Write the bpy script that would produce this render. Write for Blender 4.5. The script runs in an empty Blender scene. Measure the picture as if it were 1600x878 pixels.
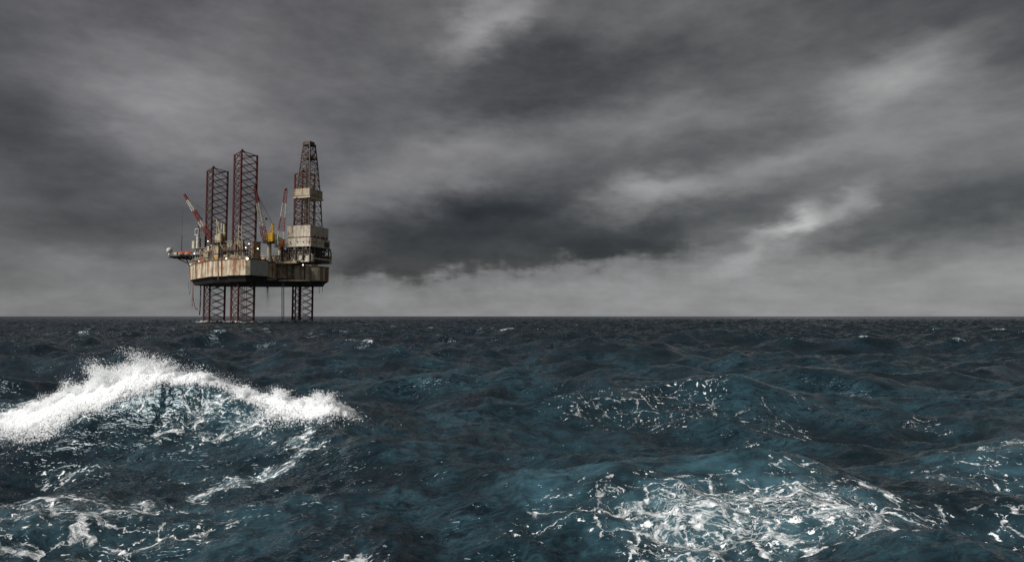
import bpy, math, random
import numpy as np
from mathutils import Vector, Matrix

rnd = random.Random(7)
SC = bpy.context.scene
COL = SC.collection
R = math.radians

# ------------------------------------------------------------------ camera
CAM_H = 4.0
F = 1000.0                       # focal length in pixels of the 1600 px wide photograph
PITCH = math.atan(55.0 / F)
cam_data = bpy.data.cameras.new('camera')
cam = bpy.data.objects.new('camera', cam_data)
COL.objects.link(cam)
cam.location = (0, 0, CAM_H)
cam.rotation_euler = (R(90) + PITCH, 0, 0)
cam_data.sensor_width = 36.0
cam_data.lens = 36.0 * F / 1600.0
cam_data.clip_start = 0.1
cam_data.clip_end = 60000
SC.camera = cam

# ------------------------------------------------------------------ view
SC.view_settings.view_transform = 'Standard'
SC.view_settings.look = 'None'
SC.view_settings.gamma = 1.0
SC.view_settings.exposure = 1.6

SC.cycles.max_bounces = 16
SC.cycles.diffuse_bounces = 10
SC.cycles.transmission_bounces = 10

# ------------------------------------------------------------------ sun
SUN_DIR = Vector((-0.62, -0.50, 0.61)).normalized()      # towards the sun
sd = bpy.data.lights.new('sun', 'SUN')
sd.energy = 1.5
sd.angle = R(34)
sd.color = (1.0, 0.98, 0.955)
sun = bpy.data.objects.new('sun', sd)
COL.objects.link(sun)
sun.rotation_euler = SUN_DIR.to_track_quat('Z', 'Y').to_euler()
sun.location = (0, 0, 200)


# ------------------------------------------------------------------ node helpers
class NT:
    def __init__(self, tree):
        self.t = tree
        self.n = tree.nodes
        self.l = tree.links

    def new(self, typ, **kw):
        nd = self.n.new(typ)
        for k, v in kw.items():
            setattr(nd, k, v)
        return nd

    def put(self, sock, val):
        if hasattr(val, 'is_output') or isinstance(val, bpy.types.NodeSocket):
            self.l.new(val, sock)
        else:
            sock.default_value = val

    def math(self, op, a, b=None, c=None, clamp=False):
        nd = self.new('ShaderNodeMath', operation=op, use_clamp=clamp)
        self.put(nd.inputs[0], a)
        if b is not None:
            self.put(nd.inputs[1], b)
        if c is not None:
            self.put(nd.inputs[2], c)
        return nd.outputs[0]

    def vmath(self, op, a, b=None, scale=None):
        nd = self.new('ShaderNodeVectorMath', operation=op)
        self.put(nd.inputs[0], a)
        if b is not None:
            self.put(nd.inputs[1], b)
        if scale is not None:
            self.put(nd.inputs['Scale'], scale)
        return nd.outputs[1] if op in ('LENGTH', 'DOT_PRODUCT') else nd.outputs[0]

    def maprange(self, v, a, b, c, d, interp='SMOOTHSTEP'):
        nd = self.new('ShaderNodeMapRange', interpolation_type=interp)
        for s, x in zip(nd.inputs[:5], (v, a, b, c, d)):
            self.put(s, x)
        return nd.outputs[0]

    def noise(self, vec, scale, detail=4, rough=0.5, color=False, lac=2.0):
        nd = self.new('ShaderNodeTexNoise')
        self.put(nd.inputs['Vector'], vec)
        nd.inputs['Scale'].default_value = scale
        nd.inputs['Detail'].default_value = detail
        nd.inputs['Roughness'].default_value = rough
        nd.inputs['Lacunarity'].default_value = lac
        return nd.outputs['Color'] if color else nd.outputs['Fac']

    def mapping(self, vec, loc=(0, 0, 0), rot=(0, 0, 0), scale=(1, 1, 1), typ='POINT'):
        nd = self.new('ShaderNodeMapping', vector_type=typ)
        self.put(nd.inputs['Vector'], vec)
        nd.inputs['Location'].default_value = loc
        nd.inputs['Rotation'].default_value = rot
        nd.inputs['Scale'].default_value = scale
        return nd.outputs[0]

    def mix(self, fac, a, b):
        nd = self.new('ShaderNodeMix', data_type='RGBA')
        self.put(nd.inputs[0], fac)
        self.put(nd.inputs[6], a)
        self.put(nd.inputs[7], b)
        return nd.outputs[2]

    def xyz(self, x, y, z):
        nd = self.new('ShaderNodeCombineXYZ')
        for s, v in zip(nd.inputs, (x, y, z)):
            self.put(s, v)
        return nd.outputs[0]

    def sep(self, v):
        nd = self.new('ShaderNodeSeparateXYZ')
        self.put(nd.inputs[0], v)
        return nd.outputs


# ------------------------------------------------------------------ directions and points of the photograph
def ray(px, py):
    u = (px - 800.0) / F
    v = (439.0 - py) / F
    return Vector((u, math.cos(PITCH) - v * math.sin(PITCH), math.sin(PITCH) + v * math.cos(PITCH)))


def at(px, py, Y):
    d = ray(px, py)
    return Vector((0, 0, CAM_H)) + d * (Y / d.y)


def azel(px, py):
    d = ray(px, py).normalized()
    return math.atan2(d.x, d.y), math.asin(d.z)


# ------------------------------------------------------------------ world: storm clouds over a dim daylight sky
world = bpy.data.worlds.new('World')
SC.world = world
world.use_nodes = True
wt = NT(world.node_tree)
wt.n.clear()
w_out = wt.new('ShaderNodeOutputWorld')
w_bg = wt.new('ShaderNodeBackground')
w_bg.inputs['Strength'].default_value = 0.1
wt.l.new(w_bg.outputs[0], w_out.inputs[0])
sky = wt.new('ShaderNodeTexSky', sky_type='NISHITA')
sky.sun_disc = False
sky.sun_elevation = math.asin(SUN_DIR.z)
sky.sun_rotation = math.atan2(SUN_DIR.x, SUN_DIR.y)

tc = wt.new('ShaderNodeTexCoord')
D = wt.vmath('NORMALIZE', tc.outputs['Generated'])
dx, dy, dz = wt.sep(D)[:3]
az = wt.math('ARCTAN2', dx, dy)
el = wt.math('ARCSINE', dz)
# turbulent warp of the cloud shapes
Ds = wt.mapping(D, rot=(0, R(9), 0), scale=(1.0, 1.0, 2.4))
nw = wt.noise(Ds, 6.0, 6, 0.55, color=True)
nwx, nwy, nwz = wt.sep(nw)[:3]
nw2 = wt.noise(Ds, 26.0, 5, 0.55, color=True)
n2x, n2y, n2z = wt.sep(nw2)[:3]
wa = wt.math('ADD', wt.math('MULTIPLY_ADD', nwx, 0.17, -0.085), wt.math('MULTIPLY_ADD', n2x, 0.035, -0.0175))
we = wt.math('ADD', wt.math('MULTIPLY_ADD', nwy, 0.085, -0.0425), wt.math('MULTIPLY_ADD', n2y, 0.022, -0.011))
lowfade = wt.maprange(el, 0.0, 0.12, 0.25, 1.0)
az2 = wt.math('MULTIPLY_ADD', wa, lowfade, az)
el2 = wt.math('MULTIPLY_ADD', we, lowfade, el)
AE = wt.xyz(az2, el2, 0.0)


def blob(px, py, rx, ry, rot, amp):
    a, e = azel(px, py)
    m = wt.mapping(AE, (a, e, 0), (0, 0, R(rot)), (rx / 900.0, ry / 900.0, 1), 'TEXTURE')
    r = wt.vmath('LENGTH', m)
    return wt.maprange(r, 0.0, 1.0, amp, 0.0)


def ssum(vals):
    o = vals[0]
    for v in vals[1:]:
        o = wt.math('ADD', o, v)
    return o


# display-referred grey of the clouds, built up from broad masses
SKY = [
    # px, py, rx, ry, rot(deg, up to the right positive), amount
    (20, 20, 300, 150, 20, -0.12), (1590, 20, 260, 120, -20, -0.08), (190, 110, 230, 110, -20, 0.125), (330, 130, 170, 120, 30, 0.05),
    (40, 215, 190, 80, 0, -0.09), (150, 320, 260, 70, 5, -0.085), (300, 230, 220, 70, 10, 0.03),
    (110, 420, 260, 42, 3, 0.06), (160, 385, 240, 26, 4, -0.045), (60, 470, 330, 40, 0, 0.05),
    (470, 60, 220, 90, 30, -0.02), (620, 300, 250, 85, 24, 0.12), (760, 210, 220, 45, 10, 0.08),
    (740, 45, 140, 55, 35, 0.21), (840, 130, 300, 100, 4, -0.13), (560, 150, 150, 90, 0, 0.0),
    (1000, 195, 220, 42, 4, 0.075), (980, 258, 330, 34, 6, -0.05), (985, 308, 130, 42, 12, 0.20),
    (1200, 270, 380, 42, 12, 0.10), (1480, 225, 300, 60, 12, 0.06), (1430, 118, 150, 62, 14, 0.19),
    (1200, 60, 380, 90, 4, -0.05), (1090, 350, 260, 45, 14, -0.09), (1260, 345, 110, 32, 26, 0.09),
    (1240, 352, 48, 24, 24, 0.20), (1325, 315, 62, 24, 26, 0.10), (1180, 400, 120, 26, 24, 0.10),
    (1500, 350, 240, 75, 6, -0.13), (1290, 395, 60, 16, 20, -0.06), (1420, 415, 80, 20, 16, -0.05),
    (700, 330, 420, 60, 4, -0.06),
]
masses = [blob(*s) for s in SKY]
# the heavy cloud bank with a ragged base over the middle of the horizon
a0, e0 = azel(760, 424)
edge = wt.math('SUBTRACT', el2, wt.math('MULTIPLY_ADD', wt.math('SUBTRACT', az2, a0), 0.075, e0))
rag = wt.math('MULTIPLY_ADD', n2z, 0.050, -0.025)
rag2 = wt.math('MULTIPLY_ADD', wt.noise(wt.xyz(az, 0.3, 0.0), 9.0, 4, 0.6), 0.07, -0.035)
edge = wt.math('ADD', edge, wt.math('ADD', rag, rag2))
base_cut = wt.maprange(edge, -0.007, 0.018, 0.0, 1.0)
ab, eb = azel(770, 405)
mb = wt.mapping(AE, (ab, eb, 0), (0, 0, R(5)), (330 / 900.0, 120 / 900.0, 1), 'TEXTURE')
bank = wt.maprange(wt.vmath('LENGTH', mb), 0.45, 1.0, -0.175, 0.0)
masses.append(wt.math('MULTIPLY', bank, base_cut))
# lighter strip under the clouds along the horizon
strip_r = wt.maprange(edge, -0.05, 0.03, 0.14, 0.0)
side = wt.maprange(az, -0.55, -0.20, 0.40, 1.0)
masses.append(wt.math('MULTIPLY', strip_r, side))
# soft streaks and mottling everywhere
den = wt.math('MAXIMUM', wt.math('ADD', dz, 0.16), 0.05)
plan = wt.xyz(wt.math('DIVIDE', dx, den), wt.math('DIVIDE', dy, den), 0.0)
plan = wt.mapping(plan, rot=(0, 0, R(-14)), scale=(0.45, 1.2, 1))
st = wt.noise(plan, 1.15, 7, 0.52)
mo = wt.noise(Ds, 9.0, 6, 0.58)
mo2 = wt.noise(Ds, 34.0, 4, 0.6)
masses.append(wt.math('MULTIPLY_ADD', st, 0.11, -0.055))
masses.append(wt.math('MULTIPLY_ADD', mo, 0.19, -0.095))
masses.append(wt.math('MULTIPLY_ADD', mo2, 0.05, -0.025))
val = wt.math('ADD', ssum(masses), 0.392)
val = wt.math('MAXIMUM', val, 0.12)
lin = wt.math('MULTIPLY', wt.math('POWER', val, 2.2), 1.0 / 0.303)
tint = wt.mix(wt.maprange(el, 0.0, 0.14, 0.0, 1.0), (0.985, 0.995, 1.03, 1), wt.mix(
    wt.maprange(az, -0.5, 0.5, 0.0, 1.0), (1.01, 0.98, 1.015, 1), (1.012, 1.0, 0.985, 1)))
cloud = wt.vmath('SCALE', tint, scale=lin)
w_mix = wt.mix(0.985, sky.outputs[0], cloud)
wt.l.new(w_mix, w_bg.inputs['Color'])


# ================================================================== materials
def material(name):
    m = bpy.data.materials.new(name)
    m.use_nodes = True
    nt = NT(m.node_tree)
    return m, nt, m.node_tree.nodes['Principled BSDF']


def paint(name, color, rough=0.6, rust=0.0, rust_col=(0.13, 0.045, 0.018), streak=True, grime=0.35, scale=0.25, metal=0.0):
    """Weathered paint: grime mottling plus rust that runs down in streaks."""
    m, nt, bs = material(name)
    tcx = nt.new('ShaderNodeTexCoord')
    P = tcx.outputs['Object']
    c = (*color, 1)
    g = nt.noise(P, scale * 1.6, 6, 0.62)
    g = nt.maprange(g, 0.38, 0.68, 0.0, grime)
    dark = tuple(x * 0.35 for x in color)
    col = nt.mix(g, c, (*dark, 1))
    if rust > 0:
        sv = nt.mapping(P, scale=(1, 1, 0.07 if streak else 1.0))
        s1 = nt.noise(sv, scale * 2.2, 5, 0.6)
        s2 = nt.noise(P, scale * 0.9, 4, 0.6)
        r = nt.math('ADD', nt.math('MULTIPLY', s1, 0.65), nt.math('MULTIPLY', s2, 0.35))
        r = nt.maprange(r, 0.59 - 0.16 * rust, 0.70 - 0.12 * rust, 0.0, 0.92)
        hue = nt.noise(P, scale * 5, 3, 0.5)
        rc = nt.mix(hue, (rust_col[0] * 0.4, rust_col[1] * 0.4, rust_col[2] * 0.45, 1),
                    (rust_col[0] * 1.9, rust_col[1] * 1.9, rust_col[2] * 1.6, 1))
        col = nt.mix(r, col, rc)
    nt.put(bs.inputs['Base Color'], col)
    bs.inputs['Roughness'].default_value = rough
    bs.inputs['Metallic'].default_value = metal
    bs.inputs['Specular IOR Level'].default_value = 0.3
    return m


M = {}
M['hull'] = paint('hull_paint', (0.58, 0.51, 0.37), rust=1.0, rust_col=(0.16, 0.058, 0.020), grime=0.45, scale=0.16)
M['hull_grey'] = paint('hull_grey_paint', (0.36, 0.36, 0.33), rust=0.3, grime=0.3, scale=0.2)
M['antifoul'] = paint('antifouling', (0.030, 0.027, 0.025), rust=0.3, rust_col=(0.05, 0.02, 0.012), grime=0.6)
M['leg'] = paint('leg_red_oxide', (0.088, 0.025, 0.022), rust=0.3, rust_col=(0.04, 0.014, 0.01), grime=0.5, rough=0.7)
M['leg_dark'] = paint('leg_dark_oxide', (0.070, 0.022, 0.020), rust=0.3, rust_col=(0.03, 0.014, 0.01), grime=0.6, rough=0.7)
M['steel'] = paint('dark_steel', (0.055, 0.043, 0.034), rust=0.4, rust_col=(0.05, 0.022, 0.012), streak=False, grime=0.5)
M['derrick'] = paint('derrick_steel', (0.075, 0.050, 0.036), rust=0.35, rust_col=(0.06, 0.02, 0.012), streak=False, grime=0.5)
M['white'] = paint('weathered_white', (0.50, 0.45, 0.36), rust=0.5, grime=0.45, scale=0.35)
M['cream'] = paint('cream_paint', (0.42, 0.36, 0.25), rust=0.8, grime=0.4, scale=0.4)
M['grey'] = paint('grey_paint', (0.21, 0.20, 0.175), rust=0.45, grime=0.55, scale=0.4)
M['beige_dark'] = paint('dirty_beige', (0.32, 0.26, 0.17), rust=0.6, grime=0.6, scale=0.4)
M['brown'] = paint('rusty_brown', (0.15, 0.090, 0.05), rust=0.7, grime=0.6, scale=0.5)
M['boom_red'] = paint('boom_red', (0.19, 0.028, 0.024), rust=0.2, grime=0.4, scale=0.4)
M['boom_white'] = paint('boom_white', (0.46, 0.42, 0.36), rust=0.2, grime=0.35, scale=0.4)
M['yellow'] = paint('crane_yellow', (0.58, 0.33, 0.025), rust=0.25, grime=0.4, scale=0.6)
M['orange'] = paint('lifeboat_orange', (0.50, 0.075, 0.025), rust=0.1, grime=0.3, scale=0.8)
M['green'] = paint('green_paint', (0.06, 0.12, 0.07), rust=0.4, grime=0.5, scale=0.5)
M['blue'] = paint('blue_paint', (0.05, 0.09, 0.16), rust=0.4, grime=0.5, scale=0.5)
M['radome'] = paint('radome_white', (0.55, 0.53, 0.48), rust=0.15, grime=0.3)
M['glass'] = paint('dark_window', (0.015, 0.016, 0.018), rough=0.2, grime=0.1)
M['hose_red'] = paint('red_hose', (0.16, 0.03, 0.025), rust=0.0, grime=0.4)
M['hose_dark'] = paint('dark_hose', (0.04, 0.045, 0.04), rust=0.0, grime=0.4)
m, nt, bs = material('lit_lamp')
bs.inputs['Base Color'].default_value = (0.9, 0.85, 0.7, 1)
bs.inputs['Emission Color'].default_value = (1.0, 0.83, 0.52, 1)
bs.inputs['Emission Strength'].default_value = 2.6
M['lamp'] = m


# ------------------------------------------------------------------ mesh builder
class MB:
    def __init__(self):
        self.v = []
        self.f = []

    def add(self, vs, fs):
        o = len(self.v)
        self.v += [tuple(p) for p in vs]
        self.f += [tuple(i + o for i in f) for f in fs]
        return self

    def box(self, x0, x1, y0, y1, z0, z1, ch=0.0):
        if ch <= 0:
            vs = [(x, y, z) for z in (z0, z1) for y in (y0, y1) for x in (x0, x1)]
            fs = [(0, 2, 3, 1), (4, 5, 7, 6), (0, 1, 5, 4), (2, 6, 7, 3), (0, 4, 6, 2), (1, 3, 7, 5)]
            return self.add(vs, fs)
        poly = [(x0 + ch, y0), (x1 - ch, y0), (x1, y0 + ch), (x1, y1 - ch), (x1 - ch, y1), (x0 + ch, y1), (x0, y1 - ch), (x0, y0 + ch)]
        return self.prism(poly, z0, z1)

    def prism(self, poly, z0, z1, top=None):
        n = len(poly)
        top = top or poly
        vs = [(x, y, z0) for x, y in poly] + [(x, y, z1) for x, y in top]
        fs = [tuple(range(n - 1, -1, -1)), tuple(range(n, 2 * n))]
        fs += [(i, (i + 1) % n, n + (i + 1) % n, n + i) for i in range(n)]
        return self.add(vs, fs)

    def beam(self, a, b, r, r2=None, n=4, cap=True):
        a, b = Vector(a), Vector(b)
        r2 = r if r2 is None else r2
        d = (b - a).normalized()
        ref = Vector((0, 0, 1)) if abs(d.z) < 0.95 else Vector((1, 0, 0))
        s = d.cross(ref).normalized()
        t = s.cross(d).normalized()
        vs = []
        off = math.pi / 4 if n == 4 else 0
        for p, rr in ((a, r), (b, r2)):
            for i in range(n):
                q = off + 2 * math.pi * i / n
                vs.append(p + s * (rr * math.cos(q)) + t * (rr * math.sin(q)))
        fs = [(i, (i + 1) % n, n + (i + 1) % n, n + i) for i in range(n)]
        if cap:
            fs += [tuple(range(n - 1, -1, -1)), tuple(range(n, 2 * n))]
        return self.add(vs, fs)

    def tube(self, pts, r, n=5):
        for a, b in zip(pts[:-1], pts[1:]):
            self.beam(a, b, r, n=n)
        return self

    def ball(self, c, r, seg=12, rings=7, sz=1.0):
        c = Vector(c)
        vs = [c + Vector((0, 0, -r * sz))]
        for i in range(1, rings):
            p = math.pi * i / rings - math.pi / 2
            for j in range(seg):
                q = 2 * math.pi * j / seg
                vs.append(c + Vector((r * math.cos(p) * math.cos(q), r * math.cos(p) * math.sin(q), r * sz * math.sin(p))))
        vs.append(c + Vector((0, 0, r * sz)))
        fs = [(0, 1 + (j + 1) % seg, 1 + j) for j in range(seg)]
        for i in range(rings - 2):
            for j in range(seg):
                a = 1 + i * seg
                fs.append((a + j, a + (j + 1) % seg, a + seg + (j + 1) % seg, a + seg + j))
        e = len(vs) - 1
        a = 1 + (rings - 2) * seg
        fs += [(a + j, a + (j + 1) % seg, e) for j in range(seg)]
        return self.add(vs, fs)

    def mesh(self, name, mat, smooth=False):
        me = bpy.data.meshes.new(name)
        me.from_pydata(self.v, [], self.f)
        me.materials.append(mat)
        if smooth:
            me.polygons.foreach_set('use_smooth', [True] * len(me.polygons))
        me.update()
        return me

    def build(self, name, mat, parent=None, smooth=False):
        return link(name, self.mesh(name, mat, smooth), parent)


def link(name, me, parent=None, loc=(0, 0, 0), rz=0.0):
    o = bpy.data.objects.new(name, me)
    COL.objects.link(o)
    o.location = loc
    o.rotation_euler = (0, 0, rz)
    if parent:
        o.parent = parent
    return o


def thing(name, label, cat, loc=(0, 0, 0), rz=0.0, group=None):
    o = link(name, None, None, loc, rz)
    return tag(o, label, cat, group)


def tag(o, label=None, cat=None, group=None, kind=None):
    for k, v in (('label', label), ('category', cat), ('group', group), ('kind', kind)):
        if v:
            o[k] = v
    return o


# ================================================================== sea
def fbm_tile(N, power, seed):
    g = np.random.default_rng(seed)
    k = np.fft.fftfreq(N) * N
    kx, ky = np.meshgrid(k, k)
    kk = np.sqrt(kx ** 2 + ky ** 2)
    kk[0, 0] = 1
    sp = np.fft.fft2(g.standard_normal((N, N))) * kk ** (-power)
    sp[0, 0] = 0
    a = np.fft.ifft2(sp).real
    return ((a - a.mean()) / a.std()).astype(np.float32)


WIND = R(-112)           # the seas run towards the camera and slightly to the left
LP = 14.5                # dominant wavelength


def spectrum(kx, ky):
    k = np.sqrt(kx ** 2 + ky ** 2)
    k[k == 0] = 1e-6
    kp = 2 * np.pi / LP
    S = np.exp(-1.1 * (kp / k) ** 2) / k ** 4
    # a steeper, more confused chop than an open swell
    S *= 1.0 + 0.4 * np.exp(-((np.log(k) - np.log(2 * np.pi / 2.8)) / 0.9) ** 2) + 2.2 * np.exp(-((np.log(k) - np.log(2 * np.pi / 0.6)) / 0.9) ** 2)
    th = np.arctan2(ky, kx) - WIND
    sharp = np.clip(5.0 - 0.7 * np.log(k / kp), 2.2, 6)
    Dr = np.cos(th / 2) ** 2
    return S * (0.02 + Dr ** sharp)


def cascade(N, L, kmin, kmax, seed):
    g = np.random.default_rng(seed)
    k1 = 2 * np.pi * np.fft.fftfreq(N, L / N)
    kx, ky = np.meshgrid(k1, k1)
    k = np.sqrt(kx ** 2 + ky ** 2)
    amp = np.sqrt(spectrum(kx.copy(), ky.copy())) * (2 * np.pi / L)
    amp[(k < kmin) | (k >= kmax)] = 0
    h = (g.standard_normal((N, N)) + 1j * g.standard_normal((N, N))) * amp
    kk = np.where(k == 0, 1, k)
    n2 = N * N
    H = np.fft.ifft2(h).real * n2
    DX = np.fft.ifft2(1j * kx / kk * h).real * n2
    DY = np.fft.ifft2(1j * ky / kk * h).real * n2
    return H.astype(np.float32), DX.astype(np.float32), DY.astype(np.float32)


CAS = [(512, 171.0, 0.0, 2 * np.pi / 2.4, 21), (512, 38.3, 2 * np.pi / 2.4, 2 * np.pi / 0.42, 32), (512, 9.7, 2 * np.pi / 0.42, 2 * np.pi / 0.055, 43)]
tiles = [cascade(*c) for c in CAS]
HS = 1.85
std = math.sqrt(sum(float((t[0] ** 2).mean()) for t in tiles))
GAIN = HS / 4.0 / std
CHOP = 0.95


def sample(tile, L, x, y):
    if L > 100:                      # the stretch of swell that suits the view
        x, y = x + 120.0, y + 130.0
    N = tile.shape[0]
    fx = (x / L) % 1.0 * N
    fy = (y / L) % 1.0 * N
    ix = fx.astype(np.int32)
    iy = fy.astype(np.int32)
    tx = (fx - ix).astype(np.float32)
    ty = (fy - iy).astype(np.float32)
    ix %= N
    iy %= N
    jx = (ix + 1) % N
    jy = (iy + 1) % N
    return (tile[iy, ix] * (1 - tx) + tile[iy, jx] * tx) * (1 - ty) + (tile[jy, ix] * (1 - tx) + tile[jy, jx] * tx) * ty


def sstep(a, b, x):
    t = np.clip((x - a) / (b - a), 0, 1)
    return t * t * (3 - 2 * t)


# the breaking wave: crest line Y(X) and crest height A(X)
CR_X = np.array([-30, -24, -20, -17.5, -16, -14.5, -13, -11.5, -10, -8.5, -7.0, -5.6, -4.2, -2.5, -0.5])
CR_A = np.array([0.1, 0.15, 0.2, 0.24, 0.58, 1.18, 1.68, 1.74, 1.55, 1.28, 1.12, 0.92, 0.5, 0.2, 0.0])
CR_Y = np.array([19.0, 20.0, 21.0, 21.8, 22.3, 22.9, 23.2, 23.2, 23.0, 22.4, 21.8, 21.4, 21.2, 21.0, 21.0])


def crest(x):
    return np.interp(x, CR_X, CR_A), np.interp(x, CR_X, CR_Y)


# smaller steep seas standing in the middle distance: x, y, height, half length, front width, back width, turn
RIDGES = [(5.2, 31.0, 0.75, 4.2, 1.5, 3.5, 0.10), (9.2, 26.5, 0.70, 4.0, 1.5, 3.2, -0.22), (3.0, 21.5, 0.30, 3.0, 1.2, 2.6, 0.12),
          (-3.4, 18.6, 0.24, 1.0, 0.5, 1.4, 0.1), (-1.4, 18.2, 0.26, 0.9, 0.5, 1.4, 0.0), (25, 43, 0.45, 8, 2.2, 5, 0.1), (-13, 52, 1.4, 10, 2.4, 5, 0.05), (10, 62, 1.5, 12, 2.4, 6, -0.1), (-7, 38, 0.35, 6, 1.8, 4, 0.12), (52, 60, 1.4, 12, 2.6, 6, 0.1), (-55, 62, 1.3, 12, 2.6, 6, -0.1), (30, 95, 1.7, 18, 3, 7, 0.05), (-25, 130, 1.8, 24, 3.4, 8, 0.03),
          (16.0, 19.5, 0.5, 4.0, 1.3, 2.8, 0.1), (-28, 34, 0.3, 7, 2.2, 4, 0.15), (5.6, 14.6, 0.40, 3.5, 1.3, 2.4, 0.06), (40, 74, 1.6, 14, 3, 6, 0.05),
          (-40, 85, 1.5, 18, 3, 7, -0.04), (0, 105, 1.6, 18, 3, 7, 0.06)]

# sea grid: rings about the boat, finest where the waves are near
rr = [1.2]
while rr[-1] < 30000:
    r = rr[-1]
    q = 1.0052 if r < 420 else (1.0052 + (r - 420) / 2200 * 0.02 if r < 3000 else 1.045)
    if r < 7:
        q = 1.012
    rr.append(r * q)
rr = np.array(rr)
fine = np.arange(-0.90, 0.9001, 0.00195)
rest = np.linspace(0.9, 2 * np.pi - 0.9, 90)[1:-1]
aa = np.concatenate([fine, rest])
NR, NA = len(rr), len(aa)
RG, AG = np.meshgrid(rr, aa, indexing='ij')
X = RG * np.sin(AG)
Y = RG * np.cos(AG)
dr = np.gradient(rr)
DRG = np.repeat(dr[:, None], NA, 1)

z = np.zeros_like(X)
ox = np.zeros_like(X)
oy = np.zeros_like(X)
A, YC = crest(X)
s = Y - YC
calm = 1.0 - 0.62 * np.clip(A / 1.2, 0, 1) * np.exp(-np.where(s < 0, s / 5.0, s / 7.0) ** 2)
small = []
for (N, L, k0, k1, sd_), t in zip(CAS, tiles):
    lam = 2 * np.pi / k1                          # shortest wave of this band
    vis = 1.0 - (sstep(0.10, 0.34, DRG) if lam < 0.1 else sstep(1.6 * lam, 4.5 * lam, DRG))
    if L > 100:
        vis = 1.0 - 0.9 * sstep(2500, 8000, RG)
        vis = vis * calm * (0.66 + 0.34 * sstep(13, 36, RG))
    near = sstep(1.0, 6.0, RG)
    part = 1.0 if L > 100 else (0.84 if L > 20 else 0.66)
    wgt = (GAIN * part * vis * near).astype(np.float32)
    ch_ = 0.82 if L > 100 else 0.5
    if L < 100:
        wgt = wgt * (1.0 - 0.62 * np.clip(A / 1.1, 0, 1) * sstep(-6.5, -4.0, s) * (1 - sstep(0.2, 1.5, s))).astype(np.float32)
    parts3 = (sample(t[0], L, X, Y) * wgt, sample(t[1], L, X, Y) * wgt * ch_, sample(t[2], L, X, Y) * wgt * ch_)
    if L > 100:
        z += parts3[0]
        ox += parts3[1]
        oy += parts3[2]
    else:
        small.append(parts3)
rms_z = z.copy()

front = np.exp(-(s / 2.25) ** 2)
back = np.exp(-(s / 5.2) ** 2)
prof = np.where(s < 0, front, back)
bumpy = 1.0 + 0.10 * sample(fbm_tile(256, 1.6, 5), 14.0, X, Y * 0.3)
z += A * bumpy * prof - 0.50 * A * np.exp(-((s + 5.4) / 2.4) ** 2)
oy += -0.58 * A * prof ** 2
for (rx, ry, h, hl, wf, wb, turn) in RIDGES:
    lx = (X - rx)
    wf, wb, h = wf * 1.9, wb * 1.4, h * 0.8
    ls = (Y - ry) - turn * lx + 0.05 * lx * lx / hl
    env = np.exp(-(lx / hl) ** 2)
    p = np.where(ls < 0, np.exp(-(ls / wf) ** 2), np.exp(-(ls / wb) ** 2))
    z += h * env * p - 0.25 * h * env * np.exp(-((ls + 2.2 * wf) / wf) ** 2)
    oy += -0.4 * h * env * p ** 2

# water will not stand steeper than a breaking wave does: ease the chop where it would


def steepness(keep):
    px_, py_, pz_ = X + ox, Y + oy, z.copy()
    for a_, b_, c_ in small:
        pz_ += a_ * keep
        px_ = px_ + b_ * keep
        py_ = py_ + c_ * keep
    ur = np.stack([np.gradient(q, axis=0) for q in (px_, py_, pz_)], -1)
    ua = np.stack([np.gradient(q, axis=1) for q in (px_, py_, pz_)], -1)
    nn = np.cross(ur, ua)
    return np.abs(nn[..., 2]) / (np.linalg.norm(nn, axis=-1) + 1e-9)


def blur(m_, n_):
    for _ in range(n_):
        m_ = np.maximum(m_, 0.98 * np.maximum(np.roll(m_, 1, 0), np.roll(m_, -1, 0)))
        m_ = np.maximum(m_, 0.98 * np.maximum(np.roll(m_, 1, 1), np.roll(m_, -1, 1)))
    for _ in range(n_):
        m_ = (m_ + np.roll(m_, 1, 0) + np.roll(m_, -1, 0)) / 3
        m_ = (m_ + np.roll(m_, 1, 1) + np.roll(m_, -1, 1)) / 3
    return m_


keep = np.ones_like(X)
for _ in range(2):
    nz = steepness(keep)
    keep = keep * (1 - 0.6 * blur(1 - sstep(0.66, 0.79, nz), 4))
for a_, b_, c_ in small:
    z += a_ * keep
    ox += b_ * keep
    oy += c_ * keep

m_ = blur(1 - sstep(0.74, 0.86, steepness(0.0)), 3) * sstep(26, 33, RG)
ox *= 1 - 0.45 * m_
oy *= 1 - 0.45 * m_
z *= 1 - 0.12 * m_

# ---- foam density
fb = fbm_tile(512, 1.35, 77)
fb2 = fbm_tile(512, 1.2, 78)
n1 = sample(fb, 13.0, X, Y)
n2 = sample(fb2, 5.0, X, Y)
foam = np.zeros_like(X)


def patch(cx, cy, rx, ry, rot, dens, rag=0.28):
    c, s_ = math.cos(rot), math.sin(rot)
    lx = ((X - cx) * c + (Y - cy) * s_) / rx
    ly = (-(X - cx) * s_ + (Y - cy) * c) / ry
    d = np.sqrt(lx ** 2 + ly ** 2) + rag * n1 + 0.5 * rag * n2
    return dens * (1 - sstep(0.35, 1.1, d))


def addfoam(f):
    global foam
    foam = np.maximum(foam, f)


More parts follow.
